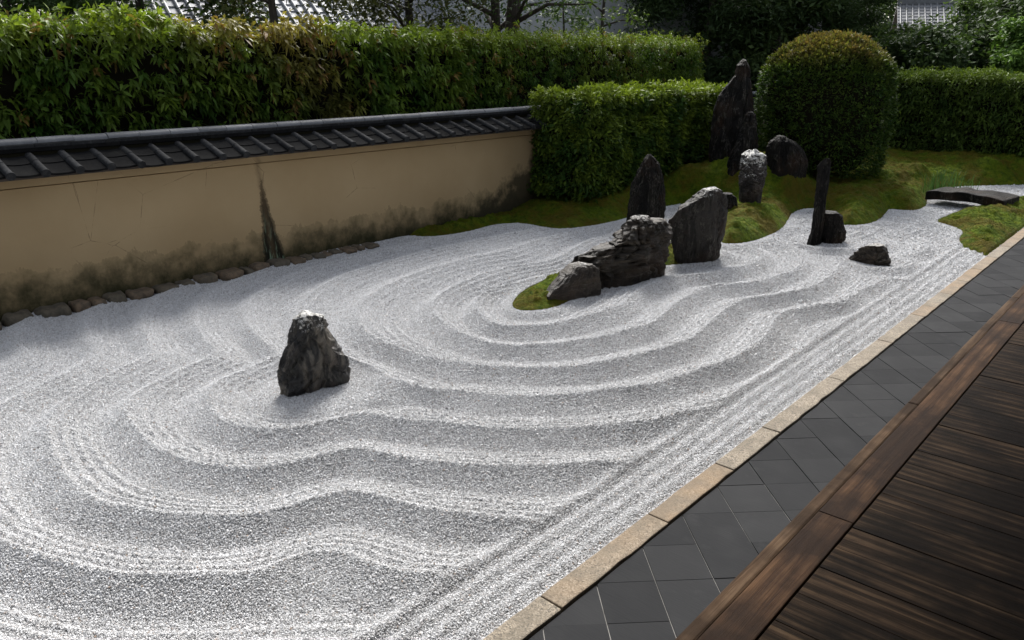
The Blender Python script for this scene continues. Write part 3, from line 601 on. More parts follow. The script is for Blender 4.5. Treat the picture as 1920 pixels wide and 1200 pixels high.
# ------------------------------------------------------------ kerb, paving, veranda
KX0, KX1, PZ = -1.948, -1.815, .012
kerb = struct(box('kerb', KX0+.01, KX1-.01, -1.5, 30, -.3, -.02, MORTAR))
ky = [gp(u, v, .03)[1] for u, v in ((1023,1122),(1233,970),(1353,872),(1440,803),(1565,709),(1677,643),(1733,593),(1760,577),(1787,552),(1817,528))]
ky = [ky[0]-2.4, ky[0]-1.35, ky[0]-.62] + ky + [ky[-1]+.7, ky[-1]+1.5, ky[-1]+2.3, ky[-1]+3.2, ky[-1]+4.4, ky[-1]+5.8, ky[-1]+7.5, ky[-1]+9.5, ky[-1]+12]
for a, b in zip(ky[:-1], ky[1:]):
    g = np.random.default_rng(int(a*1000) % 99991); n = max(4, int((b-a)/.09)); V = []; F_ = []
    for i in range(n+1):
        y = a+.004+(b-a-.008)*i/n; j = g.normal(0, .0022, 4); zt = .030+g.normal(0, .0012); zt2 = .028+g.normal(0, .0012)
        V += [(KX0+j[0], y, -.12), (KX1+j[1]*.5, y, -.12), (KX1+j[1], y, zt2), (KX0+j[2], y, zt)]
    F_ = [(0, 1, 2, 3), tuple(4*n+k for k in (3, 2, 1, 0))]
    for i in range(n):
        for k in range(4): F_.append((4*i+k, 4*i+4+k, 4*i+4+(k+1) % 4, 4*i+(k+1) % 4))
    bevel(poly('kerb_stone', V, F_, GRANITE, kerb), .007, 2)
VZ = .50                                   # deck level
EX0 = gp(1490, 968, VZ-.012)[0]; EX1 = gp(1620, 957, VZ)[0]
paving = struct(box('paving', KX1+.002, -.35, -1.5, 18, -.2, PZ-.007, MORTAR))
v0 = gp(1213, 1028, PZ); px0 = KX1
SD = .406/math.sqrt(2)
def clip(pts, x, keep_gt):
    out = []
    for i in range(len(pts)):
        a, b = pts[i], pts[(i+1) % len(pts)]; ia = (a[0] > x) == keep_gt; ib = (b[0] > x) == keep_gt
        if ia: out.append(a)
        if ia != ib: t = (x-a[0])/(b[0]-a[0]); out.append((x, a[1]+t*(b[1]-a[1])))
    return out
e1 = np.array([1, 1])/math.sqrt(2); e2 = np.array([1, -1])/math.sqrt(2)
for i in range(-12, 42):
    for j in range(-42, 12):
        c0 = np.array([px0, v0[1]])+e1*SD*i+e2*SD*j; g1, g2 = .0010, .0028      # narrow joints one way, open mortar joints the other
        q = [c0+e1*g2+e2*g1, c0+e1*(SD-g2)+e2*g1, c0+e1*(SD-g2)+e2*(SD-g1), c0+e1*g2+e2*(SD-g1)]
        q = [tuple(p_) for p_ in q]; 
        if min(p_[1] for p_ in q) < -1 or max(p_[1] for p_ in q) > 17.5: continue
        q = clip(q, KX1+.006, True)
        if len(q) > 2: q = clip(q, -.55, False)
        if len(q) < 3: continue
        ar = abs(sum(q[k][0]*q[(k+1) % len(q)][1]-q[(k+1) % len(q)][0]*q[k][1] for k in range(len(q))))/2
        if ar < .002: continue
        q = q[::-1]; zt = PZ+random.gauss(0, .0009)
        V, F_ = prism(q, -.03, zt); poly('paving_tile', V, F_, TILE, paving)

temple = thing('temple_hall', 'temple hall veranda of dark weathered boards above the tiled paving', 'building', (0, 0, 0))
ver = box('veranda_frame', EX0+.05, 1.45, -3, 14, VZ-.16, VZ-.045, DTIMB, temple)
# edge boards
def board(name, x0, x1, y0, y1, zt, th, mat, parent, bev=.004):
    V, F_ = boxv(-(x1-x0)/2, (x1-x0)/2, -(y1-y0)/2, (y1-y0)/2, -th, 0); return bevel(poly(name, V, F_, mat, parent, False, ((x0+x1)/2, (y0+y1)/2, zt)), bev)
XS = EX0+(EX1-EX0)*.30
lips = [-3, gp(1400, 1045, VZ)[1]-2.2, gp(1709, 752, VZ)[1], gp(1709, 752, VZ)[1]+2.9, 14]
for a, b in zip(lips[:-1], lips[1:]): board('edge_lip', EX0, XS-.002, a+.0015, b-.0015, VZ-.010, .10, LIP, ver, .012)
ins = [-3, gp(1570, 970, VZ)[1], gp(1570, 970, VZ)[1]+3.6, 14]
for a, b in zip(ins[:-1], ins[1:]): board('edge_beam', XS+.002, EX1, a+.0015, b-.0015, VZ, .12, BEAM, ver, .005)
y = -1.2; k = 0
while y < 13.5:
    wdt = .195+random.uniform(-.02, .025)
    o = board('deck_board', EX1+.006, 1.42, y+.0012, y+wdt-.0012, VZ-.004+random.gauss(0, .0015), .035, DECK, ver, .0025); y += wdt
box('hall_wall', 1.5, 1.62, -4, 14, 0, 3.4, DTIMB, temple)
for yy in np.arange(-3.0, 14, 1.9): box('post', 1.36, 1.50, yy, yy+.14, VZ, 3.4, DTIMB, temple, .006)
for k, yy in enumerate(np.arange(-2.86, 13, 1.9)): box('sliding_panel', 1.455, 1.48, yy+.01, yy+1.75, VZ+.05, 2.4, DTIMB, temple)
V = [(-2.2, -8, 3.16), (5, -8, 5.2), (5, 9, 5.2), (-2.2, 9, 3.16)]; V += [(x, y, z+.22) for x, y, z in V]
poly('hall_roof', V, [(0, 1, 2, 3), (7, 6, 5, 4), (0, 4, 5, 1), (1, 5, 6, 2), (2, 6, 7, 3), (3, 7, 4, 0)], DTIMB, temple)

# ------------------------------------------------------------ clay wall with tiled coping
WX = -8.45; WY0, WY1 = -1.5, 19.0
wall = thing('clay_wall', 'ochre clay garden wall with dark tiled coping and damp foot', 'wall', (WX, 0, 0))
def wbox(name, x0, x1, y0, y1, z0, z1, mat, parent, bev=0):     # wall-local x
    return box(name, x0-WX, x1-WX, y0, y1, z0, z1, mat, parent, bev)
wbox('wall_body', WX-.34, WX, WY0, WY1, -.1, 1.242, PLASTER, wall)
wbox('shadow_gap', WX-.33, WX-.035, WY0, WY1, 1.24, 1.262, PLASTER, wall)  # recess added to draw a dark shadow line below the cornice
wbox('cornice_band', WX-.37, WX+.055, WY0, WY1, 1.258, 1.43, PLASTER, wall, .006)
EXx, EZ, RXx, RZ = -8.13, 1.415, -8.52, 1.545     # eave edge and top of the tile slope
coping = wbox('coping_core', WX-.30, WX-.04, WY0, WY1, 1.42, 1.565, CORE, wall)
rolls = [gp_ for gp_ in np.arange(2.38-.294*14, WY1-.1, .294)]
sl = np.array([RXx-EXx, 0, RZ-EZ]); sl_l = np.linalg.norm(sl); su = sl/sl_l; sn = np.array([-su[2], 0, su[0]]); sn = -sn if sn[2] < 0 else sn
def pan_mesh():
    V, F_ = [], []; n = 7
    for s_ in (0, sl_l*.52, sl_l*.52+.001, sl_l):
        lift = .010 if s_ > sl_l*.51 and s_ < sl_l*.5205 else 0
    for lay in (0, 1):
        for a, (sa, lift) in enumerate(((-.012, 0), (sl_l*.5, 0.004), (sl_l*.5, .013), (sl_l, .016))):
            for i in range(n+1):
                t = i/n-.5; p = su*sa+sn*(lift-.016*(1-4*t*t)-lay*.022); V.append((p[0]+EXx-WX, t*.285, p[2]+EZ))
    W_ = n+1
    for a in range(3):
        for i in range(n): F_.append((a*W_+i, a*W_+i+1, (a+1)*W_+i+1, (a+1)*W_+i))
    o4 = 4*W_
    for i in range(n): F_.append((i, o4+i, o4+i+1, i+1))
    me_ = bpy.data.meshes.new('pan_tile'); me_.from_pydata(V, [], F_); me_.materials.append(RTILE); me_.update(); return me_
def roll_mesh():
    V, F_ = [], []; n = 8; r0 = .039
    prof = [(-.035, r0), (-.035, r0*1.02), (-.012, r0*1.02), (-.008, r0), (sl_l*.50, r0*.97), (sl_l*.505, r0*1.05), (sl_l+.01, r0*.98)]
    for s_, rr_ in prof:
        for i in range(n+1):
            a = math.pi*(i/n); p = su*s_+sn*(math.sin(a)*rr_-.004); V.append((p[0]+EXx-WX, math.cos(a)*rr_, p[2]+EZ))
    W_ = n+1
    for k_ in range(len(prof)-1):
        for i in range(n): F_.append((k_*W_+i, k_*W_+i+1, (k_+1)*W_+i+1, (k_+1)*W_+i))
    # round end disc
    c_ = len(V); p = su*-.036; V.append((p[0]+EXx-WX, 0, p[2]+EZ)); m_ = 20
    for i in range(m_):
        a = 2*math.pi*i/m_; q = p+sn*math.sin(a)*r0*1.04; V.append((q[0]+EXx-WX, math.cos(a)*r0*1.04, q[2]+EZ))
    for i in range(m_): F_.append((c_, c_+1+(i+1) % m_, c_+1+i))
    for i in range(m_):
        a = 2*math.pi*i/m_; q = su*-.018+sn*math.sin(a)*r0*1.04; V.append((q[0]+EXx-WX, math.cos(a)*r0*1.04, q[2]+EZ))
    for i in range(m_): F_.append((c_+1+i, c_+1+(i+1) % m_, c_+1+m_+(i+1) % m_, c_+1+m_+i))
    me_ = bpy.data.meshes.new('cover_tile'); me_.from_pydata(V, [], F_); me_.materials.append(CTILE); me_.polygons.foreach_set('use_smooth', np.ones(len(me_.polygons), bool)); me_.update()
    me_.set_sharp_from_angle(angle=R(40)); return me_
PM, RM = pan_mesh(), roll_mesh()
for yy in rolls:
    o = link('cover_tile', RM, None, wall, (0, yy, random.gauss(0, .0025))); o.rotation_euler = (0, random.gauss(0, .006), random.gauss(0, .012))
    o = link('pan_tile', PM, None, wall, (0, yy+.147, -.004+random.gauss(0, .002))); o.rotation_euler = (0, random.gauss(0, .005), 0)
wbox('eave_board', EXx-.10, EXx-.015, WY0, WY1, EZ-.055, EZ-.030, DTIMB, wall)
# rear slope, ridge courses and round ridge tiles
poly('rear_slope', [(-8.56-WX, WY0, 1.60), (-8.56-WX, WY1, 1.60), (-9.0-WX, WY1, 1.42), (-9.0-WX, WY0, 1.42), (-8.56-WX, WY0, 1.56), (-8.56-WX, WY1, 1.56), (-9.0-WX, WY1, 1.38), (-9.0-WX, WY0, 1.38)], [(3, 2, 1, 0), (4, 5, 6, 7), (2, 3, 7, 6), (0, 3, 7, 4), (1, 2, 6, 5)], RTILE, wall)
seg = .33; y = WY0
def ridge_mesh():
    prof = [(-.115, .0), (-.115, .028), (-.100, .030), (-.100, .056), (-.082, .058)] ; n = 12
    pts = []
    for i in range(n+1):
        a = math.pi*i/n; pts.append((.070*math.cos(a), .062+.052*math.sin(a)))
    V = []
    for yy in (0.0, .018, .019, seg-.004):
        s_ = 1.035 if yy < .0185 else 1.0
        for x, z in pts: V.append((x*s_, yy, .062+(z-.062)*s_))
    F_ = []; W_ = n+1
    for k_ in range(3):
        for i in range(n): F_.append((k_*W_+i, (k_+1)*W_+i, (k_+1)*W_+i+1, k_*W_+i+1))
    F_.append(tuple(range(W_)))
    me_ = bpy.data.meshes.new('ridge_tile'); me_.from_pydata(V, [], F_); me_.materials.append(RIDGE); me_.polygons.foreach_set('use_smooth', np.ones(len(me_.polygons), bool)); me_.update(); me_.set_sharp_from_angle(angle=R(40)); return me_
RGM = ridge_mesh(); RCX = -8.60
def course_mesh(w_, h_, mt):
    V, F_ = boxv(-w_/2, w_/2, .002, seg-.002, 0, h_); me_ = bpy.data.meshes.new('ridge_course'); me_.from_pydata(V, [], F_); me_.materials.append(mt); me_.update(); return me_
C1, C2 = course_mesh(.24, .036, RTILE), course_mesh(.215, .030, CTILE)  # lower course in dark tile paints the shade of a recess under the ridge
while y < WY1-.2:
    o = link('ridge_tile', RGM, None, wall, (RCX-WX+random.gauss(0, .0015), y, 1.642-.062+.0+random.gauss(0, .0015))); o.rotation_euler = (random.gauss(0, .003), 0, 0)
    link('ridge_course', C1, None, wall, (RCX-WX, y+.09, 1.570)); link('ridge_course', C2, None, wall, (RCX-WX, y-.05, 1.6065))
    y += seg
# fix height of the round tiles: their base sits on the upper course
for o in wall.children:
    if o.name.startswith('ridge_tile'): o.location.z = 1.637-.060+random.gauss(0, .0012)
# foot stones
ed = [-.6, -.1, .35, .85, 1.3, 1.75, 2.14, 2.42, 2.76, 2.93, 3.08, 3.3, 3.60, 3.87, 4.07, 4.35, 4.66, 4.78, 5.02, 5.28, 5.50, 5.64, 5.8, 5.92, 6.1, 6.3, 6.45, 6.7]
for k, (a, b) in enumerate(zip(ed[:-1], ed[1:])):
    g = np.random.default_rng(k+100); L_ = (b-a)*.94; hgt_ = g.uniform(.045, .07)*(1 if b < 5.5 else .6); dp_ = g.uniform(.10, .16); n, mm = 12, 10; V = []
    for i in range(n+1):
        t = i/n*2-1; s_ = (1-abs(t)**8)**.5 if abs(t) < 1 else 0; s_ = max(s_, .25)
        for j in range(mm):
            an_ = math.pi*2*j/mm; cx_, cz_ = math.cos(an_), math.sin(an_)
            cx_ = math.copysign(abs(cx_)**.4, cx_); cz_ = math.copysign(abs(cz_)**.4, cz_); V.append((cx_*dp_*s_, t*L_/2, cz_*hgt_*s_))
    V = np.array(V); V += np.stack([fbm(V*9+k*5+q*11, 3) for q in range(3)], 1)*.03
    F_ = [(i*mm+j, i*mm+(j+1) % mm, (i+1)*mm+(j+1) % mm, (i+1)*mm+j) for i in range(n) for j in range(mm)] + [tuple(range(mm-1, -1, -1)), tuple(n*mm+j for j in range(mm))]
    poly('foot_stone', V, F_, FIELD, wall, True, (.06+g.uniform(-.015, .02), (a+b)/2, .012))

# ------------------------------------------------------------ foliage
def leaves(name, P, D, size, tint, mat, parent, aspect=.30, droop=.35, four=True, seed=0):
    """P leaf bases (n,3), D leaf directions (n,3), size (n,), tint (n,3)"""
    g = np.random.default_rng(seed); n = len(P); D = D/(np.linalg.norm(D, axis=1)[:, None]+1e-9)
    rv = g.normal(0, 1, (n, 3)); s = np.cross(D, rv+[0, 0, .0]); 
    # blades lie rather flat: side vector mostly horizontal
    s2 = np.cross(D, np.array([[0, 0, 1.]])); s = s2*1.0+s*.55; s /= np.linalg.norm(s, axis=1)[:, None]+1e-9
    nn = np.cross(s, D); nn *= np.where(nn[:, 2:3] < 0, -1, 1); sz = size[:, None]; w_ = sz*aspect/2
    tip = P+D*sz-np.array([[0, 0, 1.]])*sz*droop*g.uniform(.4, 1.2, (n, 1)); mid = P+D*sz*.48-nn*sz*.03-np.array([[0, 0, 1.]])*sz*droop*.2
    Lv, Rv = mid-s*w_+nn*sz*.05, mid+s*w_+nn*sz*.05
    if four:
        V = np.stack([P, Lv, mid, Rv, tip], 1).reshape(-1, 3); b = np.arange(n)[:, None]*5
        F = np.concatenate([b+np.array(q)[None] for q in ((0, 2, 1), (0, 3, 2), (1, 2, 4), (2, 3, 4))]); k = 5
    else:
        V = np.stack([P, Lv, tip, Rv], 1).reshape(-1, 3); b = np.arange(n)[:, None]*4
        F = np.concatenate([b+np.array(q)[None] for q in ((0, 2, 1), (0, 3, 2))]); k = 4
    me_ = mesh_np(name, V, F); at_ = me_.color_attributes.new('tint', 'FLOAT_COLOR', 'POINT')
    cc = np.ones((n*k, 4), np.float32); cc[:, :3] = np.repeat(tint, k, 0); at_.data.foreach_set('color', cc.ravel())
    o = link(name, me_, mat, parent); stuff(o); return o
def lerp3(a, b, t): return np.asarray(a)[None]*(1-t[:, None])+np.asarray(b)[None]*t[:, None]
def hedge_pts(x0, x1, y0, y1, zt, zb, n, g, bulge=.06, faces=('px', 'top', 'y0', 'y1'), seed=0, zbot=None):
    """points and outward normals on a clipped hedge's faces"""
    ar = {'px': (y1-y0)*(zt-zb), 'top': (y1-y0)*(x1-x0), 'y0': (x1-x0)*(zt-zb), 'y1': (x1-x0)*(zt-zb)}; tot = sum(ar[f] for f in faces); Ps, Ns = [], []
    for f in faces:
        k = int(n*ar[f]/tot); a, b = g.random(k), g.random(k)
        if f == 'px': p = np.column_stack([np.full(k, x1), y0+(y1-y0)*a, zb+(zt-zb)*b]); q = [1, 0, .15]
        elif f == 'top': p = np.column_stack([x0+(x1-x0)*a, y0+(y1-y0)*b, np.full(k, zt)]); q = [.1, 0, 1]
        elif f == 'y0': p = np.column_stack([x0+(x1-x0)*a, np.full(k, y0), zb+(zt-zb)*b]); q = [0, -1, .15]
        else: p = np.column_stack([x0+(x1-x0)*a, np.full(k, y1), zb+(zt-zb)*b]); q = [0, 1, .15]
        Ps.append(p); Ns.append(np.tile(q, (k, 1)))
    P, Nn = np.concatenate(Ps), np.concatenate(Ns).astype(float)
    bl = fbm(P*1.7+seed, 3)*bulge*1.6+pnoise(P*5+seed)*bulge*.7
    return P+Nn*bl[:, None], Nn
def spray(P, Nn, per, spread, g, out=.5, down=.55):
    """clusters of leaves round twig tips"""
    n = len(P); I = np.repeat(np.arange(n), per); m_ = len(I); a = g.normal(0, 1, (m_, 3)); D = a*.75+Nn[I]*out; D[:, 2] -= down
    return I, P[I]+g.normal(0, spread, (m_, 3)), D
# tall drooping hedge behind the wall
g = np.random.default_rng(1)
HX0, HX1 = -10.2, -9.12
tall = thing('tall_hedge', 'tall drooping hedge with bronze young leaves behind the clay wall', 'hedge', (-9.6, 8, 0))
tall.location = (0, 0, 0)
box('hedge_shade_core', HX0+.1, HX1-.22, -.2, 16.6, .4, 2.66, CORE, tall)
for yy in np.arange(.4, 16.5, .9): 
    V, F_ = tube_np([(np.array([[-9.6, yy, 0], [-9.58+.05*math.sin(yy*7), yy+.03, .9], [-9.6, yy, 2.4]]), np.array([.05, .04, .02]))]); link('stem', mesh_np('stem', V, F_, True), BARK, tall)
P, Nn = hedge_pts(HX0, HX1, -.4, 16.8, 2.80, 1.2, 6200, g, .13, ('px', 'top', 'y1')); ex2 = P[:, 1] > 9.0; P = np.concatenate([P, P[ex2]+g.normal(0, .07, (ex2.sum(), 3))]); Nn = np.concatenate([Nn, Nn[ex2]])
P -= Nn*np.abs(g.normal(0, .10, len(P)))[:, None]
rag = P[:, 2] > 2.70; P[rag, 2] += .13*np.clip(n2(P[rag, 0]*.3, P[rag, 1], 2.6, 8, 2), -.6, 1)+.03*g.normal(0, 1, rag.sum())
far = sstep(8.5, 11, P[:, 1])                                   # the far stretch is a smaller-leaved, greener plant
I, B, D = spray(P, Nn, 9, .022, g, .65, .40)
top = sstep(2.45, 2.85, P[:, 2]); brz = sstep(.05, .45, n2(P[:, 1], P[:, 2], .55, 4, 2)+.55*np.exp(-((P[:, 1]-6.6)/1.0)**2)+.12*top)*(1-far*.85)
lite_mix = np.clip(.15+.55*top+.25*g.random(len(P))+.55*fbm(P*2.1+3, 2), 0, 1)  # leaves lighter towards the top: light on the hedge top painted into the tint
t0 = lerp3((.032, .080, .012), (.185, .250, .030), lite_mix); t0 = t0*(1-.75*brz[:, None])+.75*brz[:, None]*lerp3((.090, .080, .020), (.270, .190, .055), lite_mix)
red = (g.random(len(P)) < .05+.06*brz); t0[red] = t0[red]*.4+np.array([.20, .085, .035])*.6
tn = t0[I]*g.uniform(.7, 1.25, (len(I), 1))
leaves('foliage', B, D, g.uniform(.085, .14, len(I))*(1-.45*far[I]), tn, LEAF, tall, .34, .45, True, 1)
# lower clipped hedge in front of the wall
low = thing('clipped_hedge', 'square clipped green hedge standing before the wall end', 'hedge')
hy0 = atX(1004, 280, -8.35)[1]; hx0, hx1 = -8.42, -7.35; hzt = atX(1130, 172, -7.4)[2]; hy1 = 15.4
box('hedge_shade_core', hx0, hx1-.18, hy0+.2, hy1-.1, .35, hzt-.16, CORE, low)
for yy in np.arange(hy0+.5, hy1, .8):
    V, F_ = tube_np([(np.array([[-7.95, yy, 0.0], [-7.9, yy+.03, .6], [-7.9, yy, 1.5]]), np.array([.04, .035, .02]))]); link('stem', mesh_np('stem', V, F_, True), BARK, low)
P, Nn = hedge_pts(hx0, hx1, hy0, hy1, hzt-.05, .34, 6800, g, .13, ('px', 'top', 'y0'), 5)
# round the near corner and lift the foot with the mound
P[:, 2] = np.where(P[:, 2] < 1.2, P[:, 2]+.45*sstep(hy0, 15, P[:, 1])*(1.2-P[:, 2])/.9, P[:, 2])
P -= Nn*np.abs(g.normal(0, .05, len(P)))[:, None]
I, B, D = spray(P, Nn, 7, .03, g, .7, .15)
top = sstep(hzt-.22, hzt-.02, P[:, 2]); lite_mix = np.clip(.06+.70*top+.40*g.random(len(P))**2+.6*fbm(P*2.5+7, 2), 0, 1)  # lit top and highlighted sprays are put into the leaf colour
tn = lerp3((.026, .060, .010), (.200, .260, .028), lite_mix)[I]*g.uniform(.7, 1.25, (len(I), 1))
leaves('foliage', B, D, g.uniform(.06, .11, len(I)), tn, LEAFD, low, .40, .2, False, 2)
# round bush
bc = onplane(1548, 330, gp(1548, 325, .68)+FH*1.15); bushc = EYE+(FH+RT*(1497-960)/FPX/math.cos(PITCH))*15.2; bushc[2] = .42
rb = (onplane(1686, 200, bushc)-onplane(1411, 200, bushc))@RT/2; hb = onplane(1548, 66, bushc)[2]-bushc[2]; rb *= .86
bush = thing('round_bush', 'big dome clipped bush with reddish new tips behind the rocks', 'bush')
def dome(n, g, shrink=1.0):
    a = g.uniform(0, 2*np.pi, n); t = g.random(n)                 # barrel sides closing into a dome
    zz = t*1.0; r = np.where(zz < .58, 1-.12*((.58-zz)/.58)**3, np.sqrt(np.clip(1-((zz-.58)/.42)**2.4, 0, 1))); k = g.random(n) < .4
    rr_ = np.sqrt(g.random(n)); zc = .58+.42*np.clip(1-rr_**2.0, 0, 1)**(1/2.4); zz = np.where(k, zc, zz); r = np.where(k, rr_, r)
    P = np.column_stack([np.cos(a)*r*rb, np.sin(a)*r*rb, zz*hb]); Nn = np.column_stack([np.cos(a)*r, np.sin(a)*r, np.clip((zz-.5)*2.2, 0, 1)]); return P*shrink+bushc, Nn
P, Nn = dome(11000, g); P += Nn*(fbm(P*1.6+1, 3)*.13+pnoise(P*6)*.05-np.abs(g.normal(0, .03, len(P))))[:, None]
I, B, D = spray(P, Nn, 5, .022, g, 1.0, -.15)
hrel = (P[:, 2]-bushc[2])/hb; top = sstep(.70, 1.0, hrel+.10*fbm(P*3, 2)); lite_mix = np.clip(.05+.55*g.random(len(P))**1.5+.4*fbm(P*3+2, 2), 0, 1)
t0 = lerp3((.022, .050, .010), (.100, .150, .022), lite_mix); t0 = t0*(1-.7*top[:, None])+.7*top[:, None]*lerp3((.150, .150, .032), (.260, .150, .060), g.random(len(P)))
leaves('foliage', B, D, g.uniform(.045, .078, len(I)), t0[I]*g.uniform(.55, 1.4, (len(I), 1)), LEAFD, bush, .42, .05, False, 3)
th = np.linspace(0, 2*np.pi, 28, endpoint=False); zs = np.linspace(0.02, .93, 12); rr_ = [.86-.30*((.55-z_)/.55)**3 if z_ < .55 else .88*math.sqrt(max(0, 1-((z_-.55)/.40)**2.3)) for z_ in zs]
V = np.concatenate([np.column_stack([np.cos(th)*r_*rb+bushc[0], np.sin(th)*r_*rb+bushc[1], np.full(28, bushc[2]+z_*hb)]) for z_, r_ in zip(zs, rr_)])
i = np.arange(11)[:, None]*28; j = np.arange(28)[None]; link('bush_shade_core', mesh_np('bush_shade_core', V, np.stack([i+j, i+(j+1) % 28, i+28+(j+1) % 28, i+28+j], -1).reshape(-1, 4)), CORE, bush)
V, F_ = tube_np([(np.array([[bushc[0]+a, bushc[1]+b, .3], [bushc[0]+a*2, bushc[1]+b*2, 1.0], [bushc[0]+a*4, bushc[1]+b*4, 1.9]]), np.array([.06, .05, .03])) for a, b in ((.1, 0), (-.1, .08), (0, -.12))]); link('stem', mesh_np('stem', V, F_, True), BARK, bush)
# far cross hedge
fh = thing('far_hedge', 'level green hedge closing the far end beyond the bridge', 'hedge')
fy = 19.5; zf = EYE[2]+(fy/ray(1800, 138)[1])*ray(1800, 138)[2]
P, Nn = hedge_pts(-8.2, 0.6, fy, fy+1.2, zf-.04, .35, 6500, g, .12, ('y0', 'top'), 9); P -= Nn*np.abs(g.normal(0, .06, len(P)))[:, None]
I, B, D = spray(P, Nn, 7, .045, g, .7, .35)
top = sstep(zf-.25, zf, P[:, 2]); lite_mix = np.clip(.12+.6*top+.25*g.random(len(P))+.4*fbm(P*2+9, 2), 0, 1)  # far hedge gets the same painted top light in its leaf tint
leaves('foliage', B, D, g.uniform(.075, .125, len(I)), lerp3((.026, .056, .012), (.150, .210, .030), lite_mix)[I]*g.uniform(.7, 1.25, (len(I), 1)), LEAFD, fh, .32, .3, False, 4)
box('hedge_shade_core', -8.0, .5, fy+.22, fy+1.2, .2, zf-.2, CORE, fh)

# ------------------------------------------------------------ trees beyond
def tree(name, label, u, dist, h, crown, n, size, dark, lite, seed, trunk=.12, lean=0.0, clumps=46, forks=1, four=False, conifer=False, group='trees beyond the hedges', bare=.25, full=True):
    g = np.random.default_rng(seed); d = FH+RT*(u-960)/FPX/math.cos(PITCH)*1.0; dist = max(dist, 11.3/abs(d[0])) if u < 1330 else dist; base = EYE+d*dist; base[2] = -.05
    cxr, cyr, c0, c1 = crown
    if full: c0 = max(.4, c0*.45); n = int(n*2.6); size *= 1.45
                                       # radii and crown bottom/top heights
    t = thing(name, label, 'tree', tuple(base), group)
    paths = []; ends = []
    for f in range(forks):
        ang = g.uniform(0, 6.28) if forks == 1 else f*2.4+.4; sp_ = 0 if forks == 1 else .35
        zs_ = np.linspace(0, h*.92, 9); pts = np.column_stack([np.cos(ang)*sp_*(zs_/h)**1.2*h*.25+lean*zs_+.03*np.sin(zs_*1.7+seed+f), np.sin(ang)*sp_*(zs_/h)**1.2*h*.25+.03*np.cos(zs_*1.3+seed), zs_])
        rad = trunk*(1-.85*zs_/h)*(1.25 if f == 0 else .85); rad[0] *= 1.3; paths.append((pts, rad))
        for k in range(int(clumps*.35)):
            q = g.uniform(bare, .98); i_ = q*(len(zs_)-1); i0 = int(i_); b = pts[i0]+(pts[min(i0+1, 8)]-pts[i0])*(i_-i0)
            a = g.uniform(0, 6.28); r_ = g.uniform(.45, .95); rz = np.clip(b[2], c0, c1)
            e = np.array([b[0]+math.cos(a)*cxr*r_, b[1]+math.sin(a)*cyr*r_, b[2]+(-.12 if conifer else .25)*cxr*g.uniform(.3, 1.2)])
            m_ = (b+e)/2+[0, 0, .08*cxr]; paths.append((np.array([b, m_, e]), np.array([.035, .022, .008])*max(1, trunk/.1)*.8)); ends.append(e); ends.append(m_+(e-m_)*.5)
    V, F_ = tube_np(paths, 6); link('trunk', mesh_np('trunk', V, F_, True), BARK, t)
    th_ = g.uniform(0, 6.28, clumps); zc = g.uniform(c0, c1, clumps); rel = (zc-c0)/(c1-c0)
    rad = (1-rel)**.8*.95+.1 if conifer else np.sqrt(np.clip(1-(2*rel-1)**2, .05, 1))
    rr_ = g.uniform(.35, 1.0, clumps)**.6*rad
    cc = np.concatenate([np.column_stack([np.cos(th_)*rr_*cxr+lean*zc, np.sin(th_)*rr_*cyr, zc]), np.array(ends)]); cc = cc[(cc[:, 2] > c0*.9)]
    k = g.integers(0, len(cc), n); sg = cxr*.13; off = g.normal(0, 1, (n, 3))*[sg, sg, sg*(.45 if conifer else .7)]; P = cc[k]+off
    ct_ = g.random(len(cc)); lite_mix = np.clip(.55*ct_[k]+.35*g.random(n)+.12*off[:, 2]/sg, 0, 1)
    D = g.normal(0, 1, (n, 3)); D[:, 2] = D[:, 2]*.5-.15
    leaves('crown', P, D, g.uniform(.7, 1.3, n)*size, lerp3(np.array(dark)*2.0, np.array(lite)*2.3, lite_mix), LEAFD, t, .42 if not conifer else .22, .2, four, seed)
    return t
DK, MD, LT, BR = (.010, .020, .007), (.028, .048, .014), (.075, .115, .025), (.050, .050, .018)
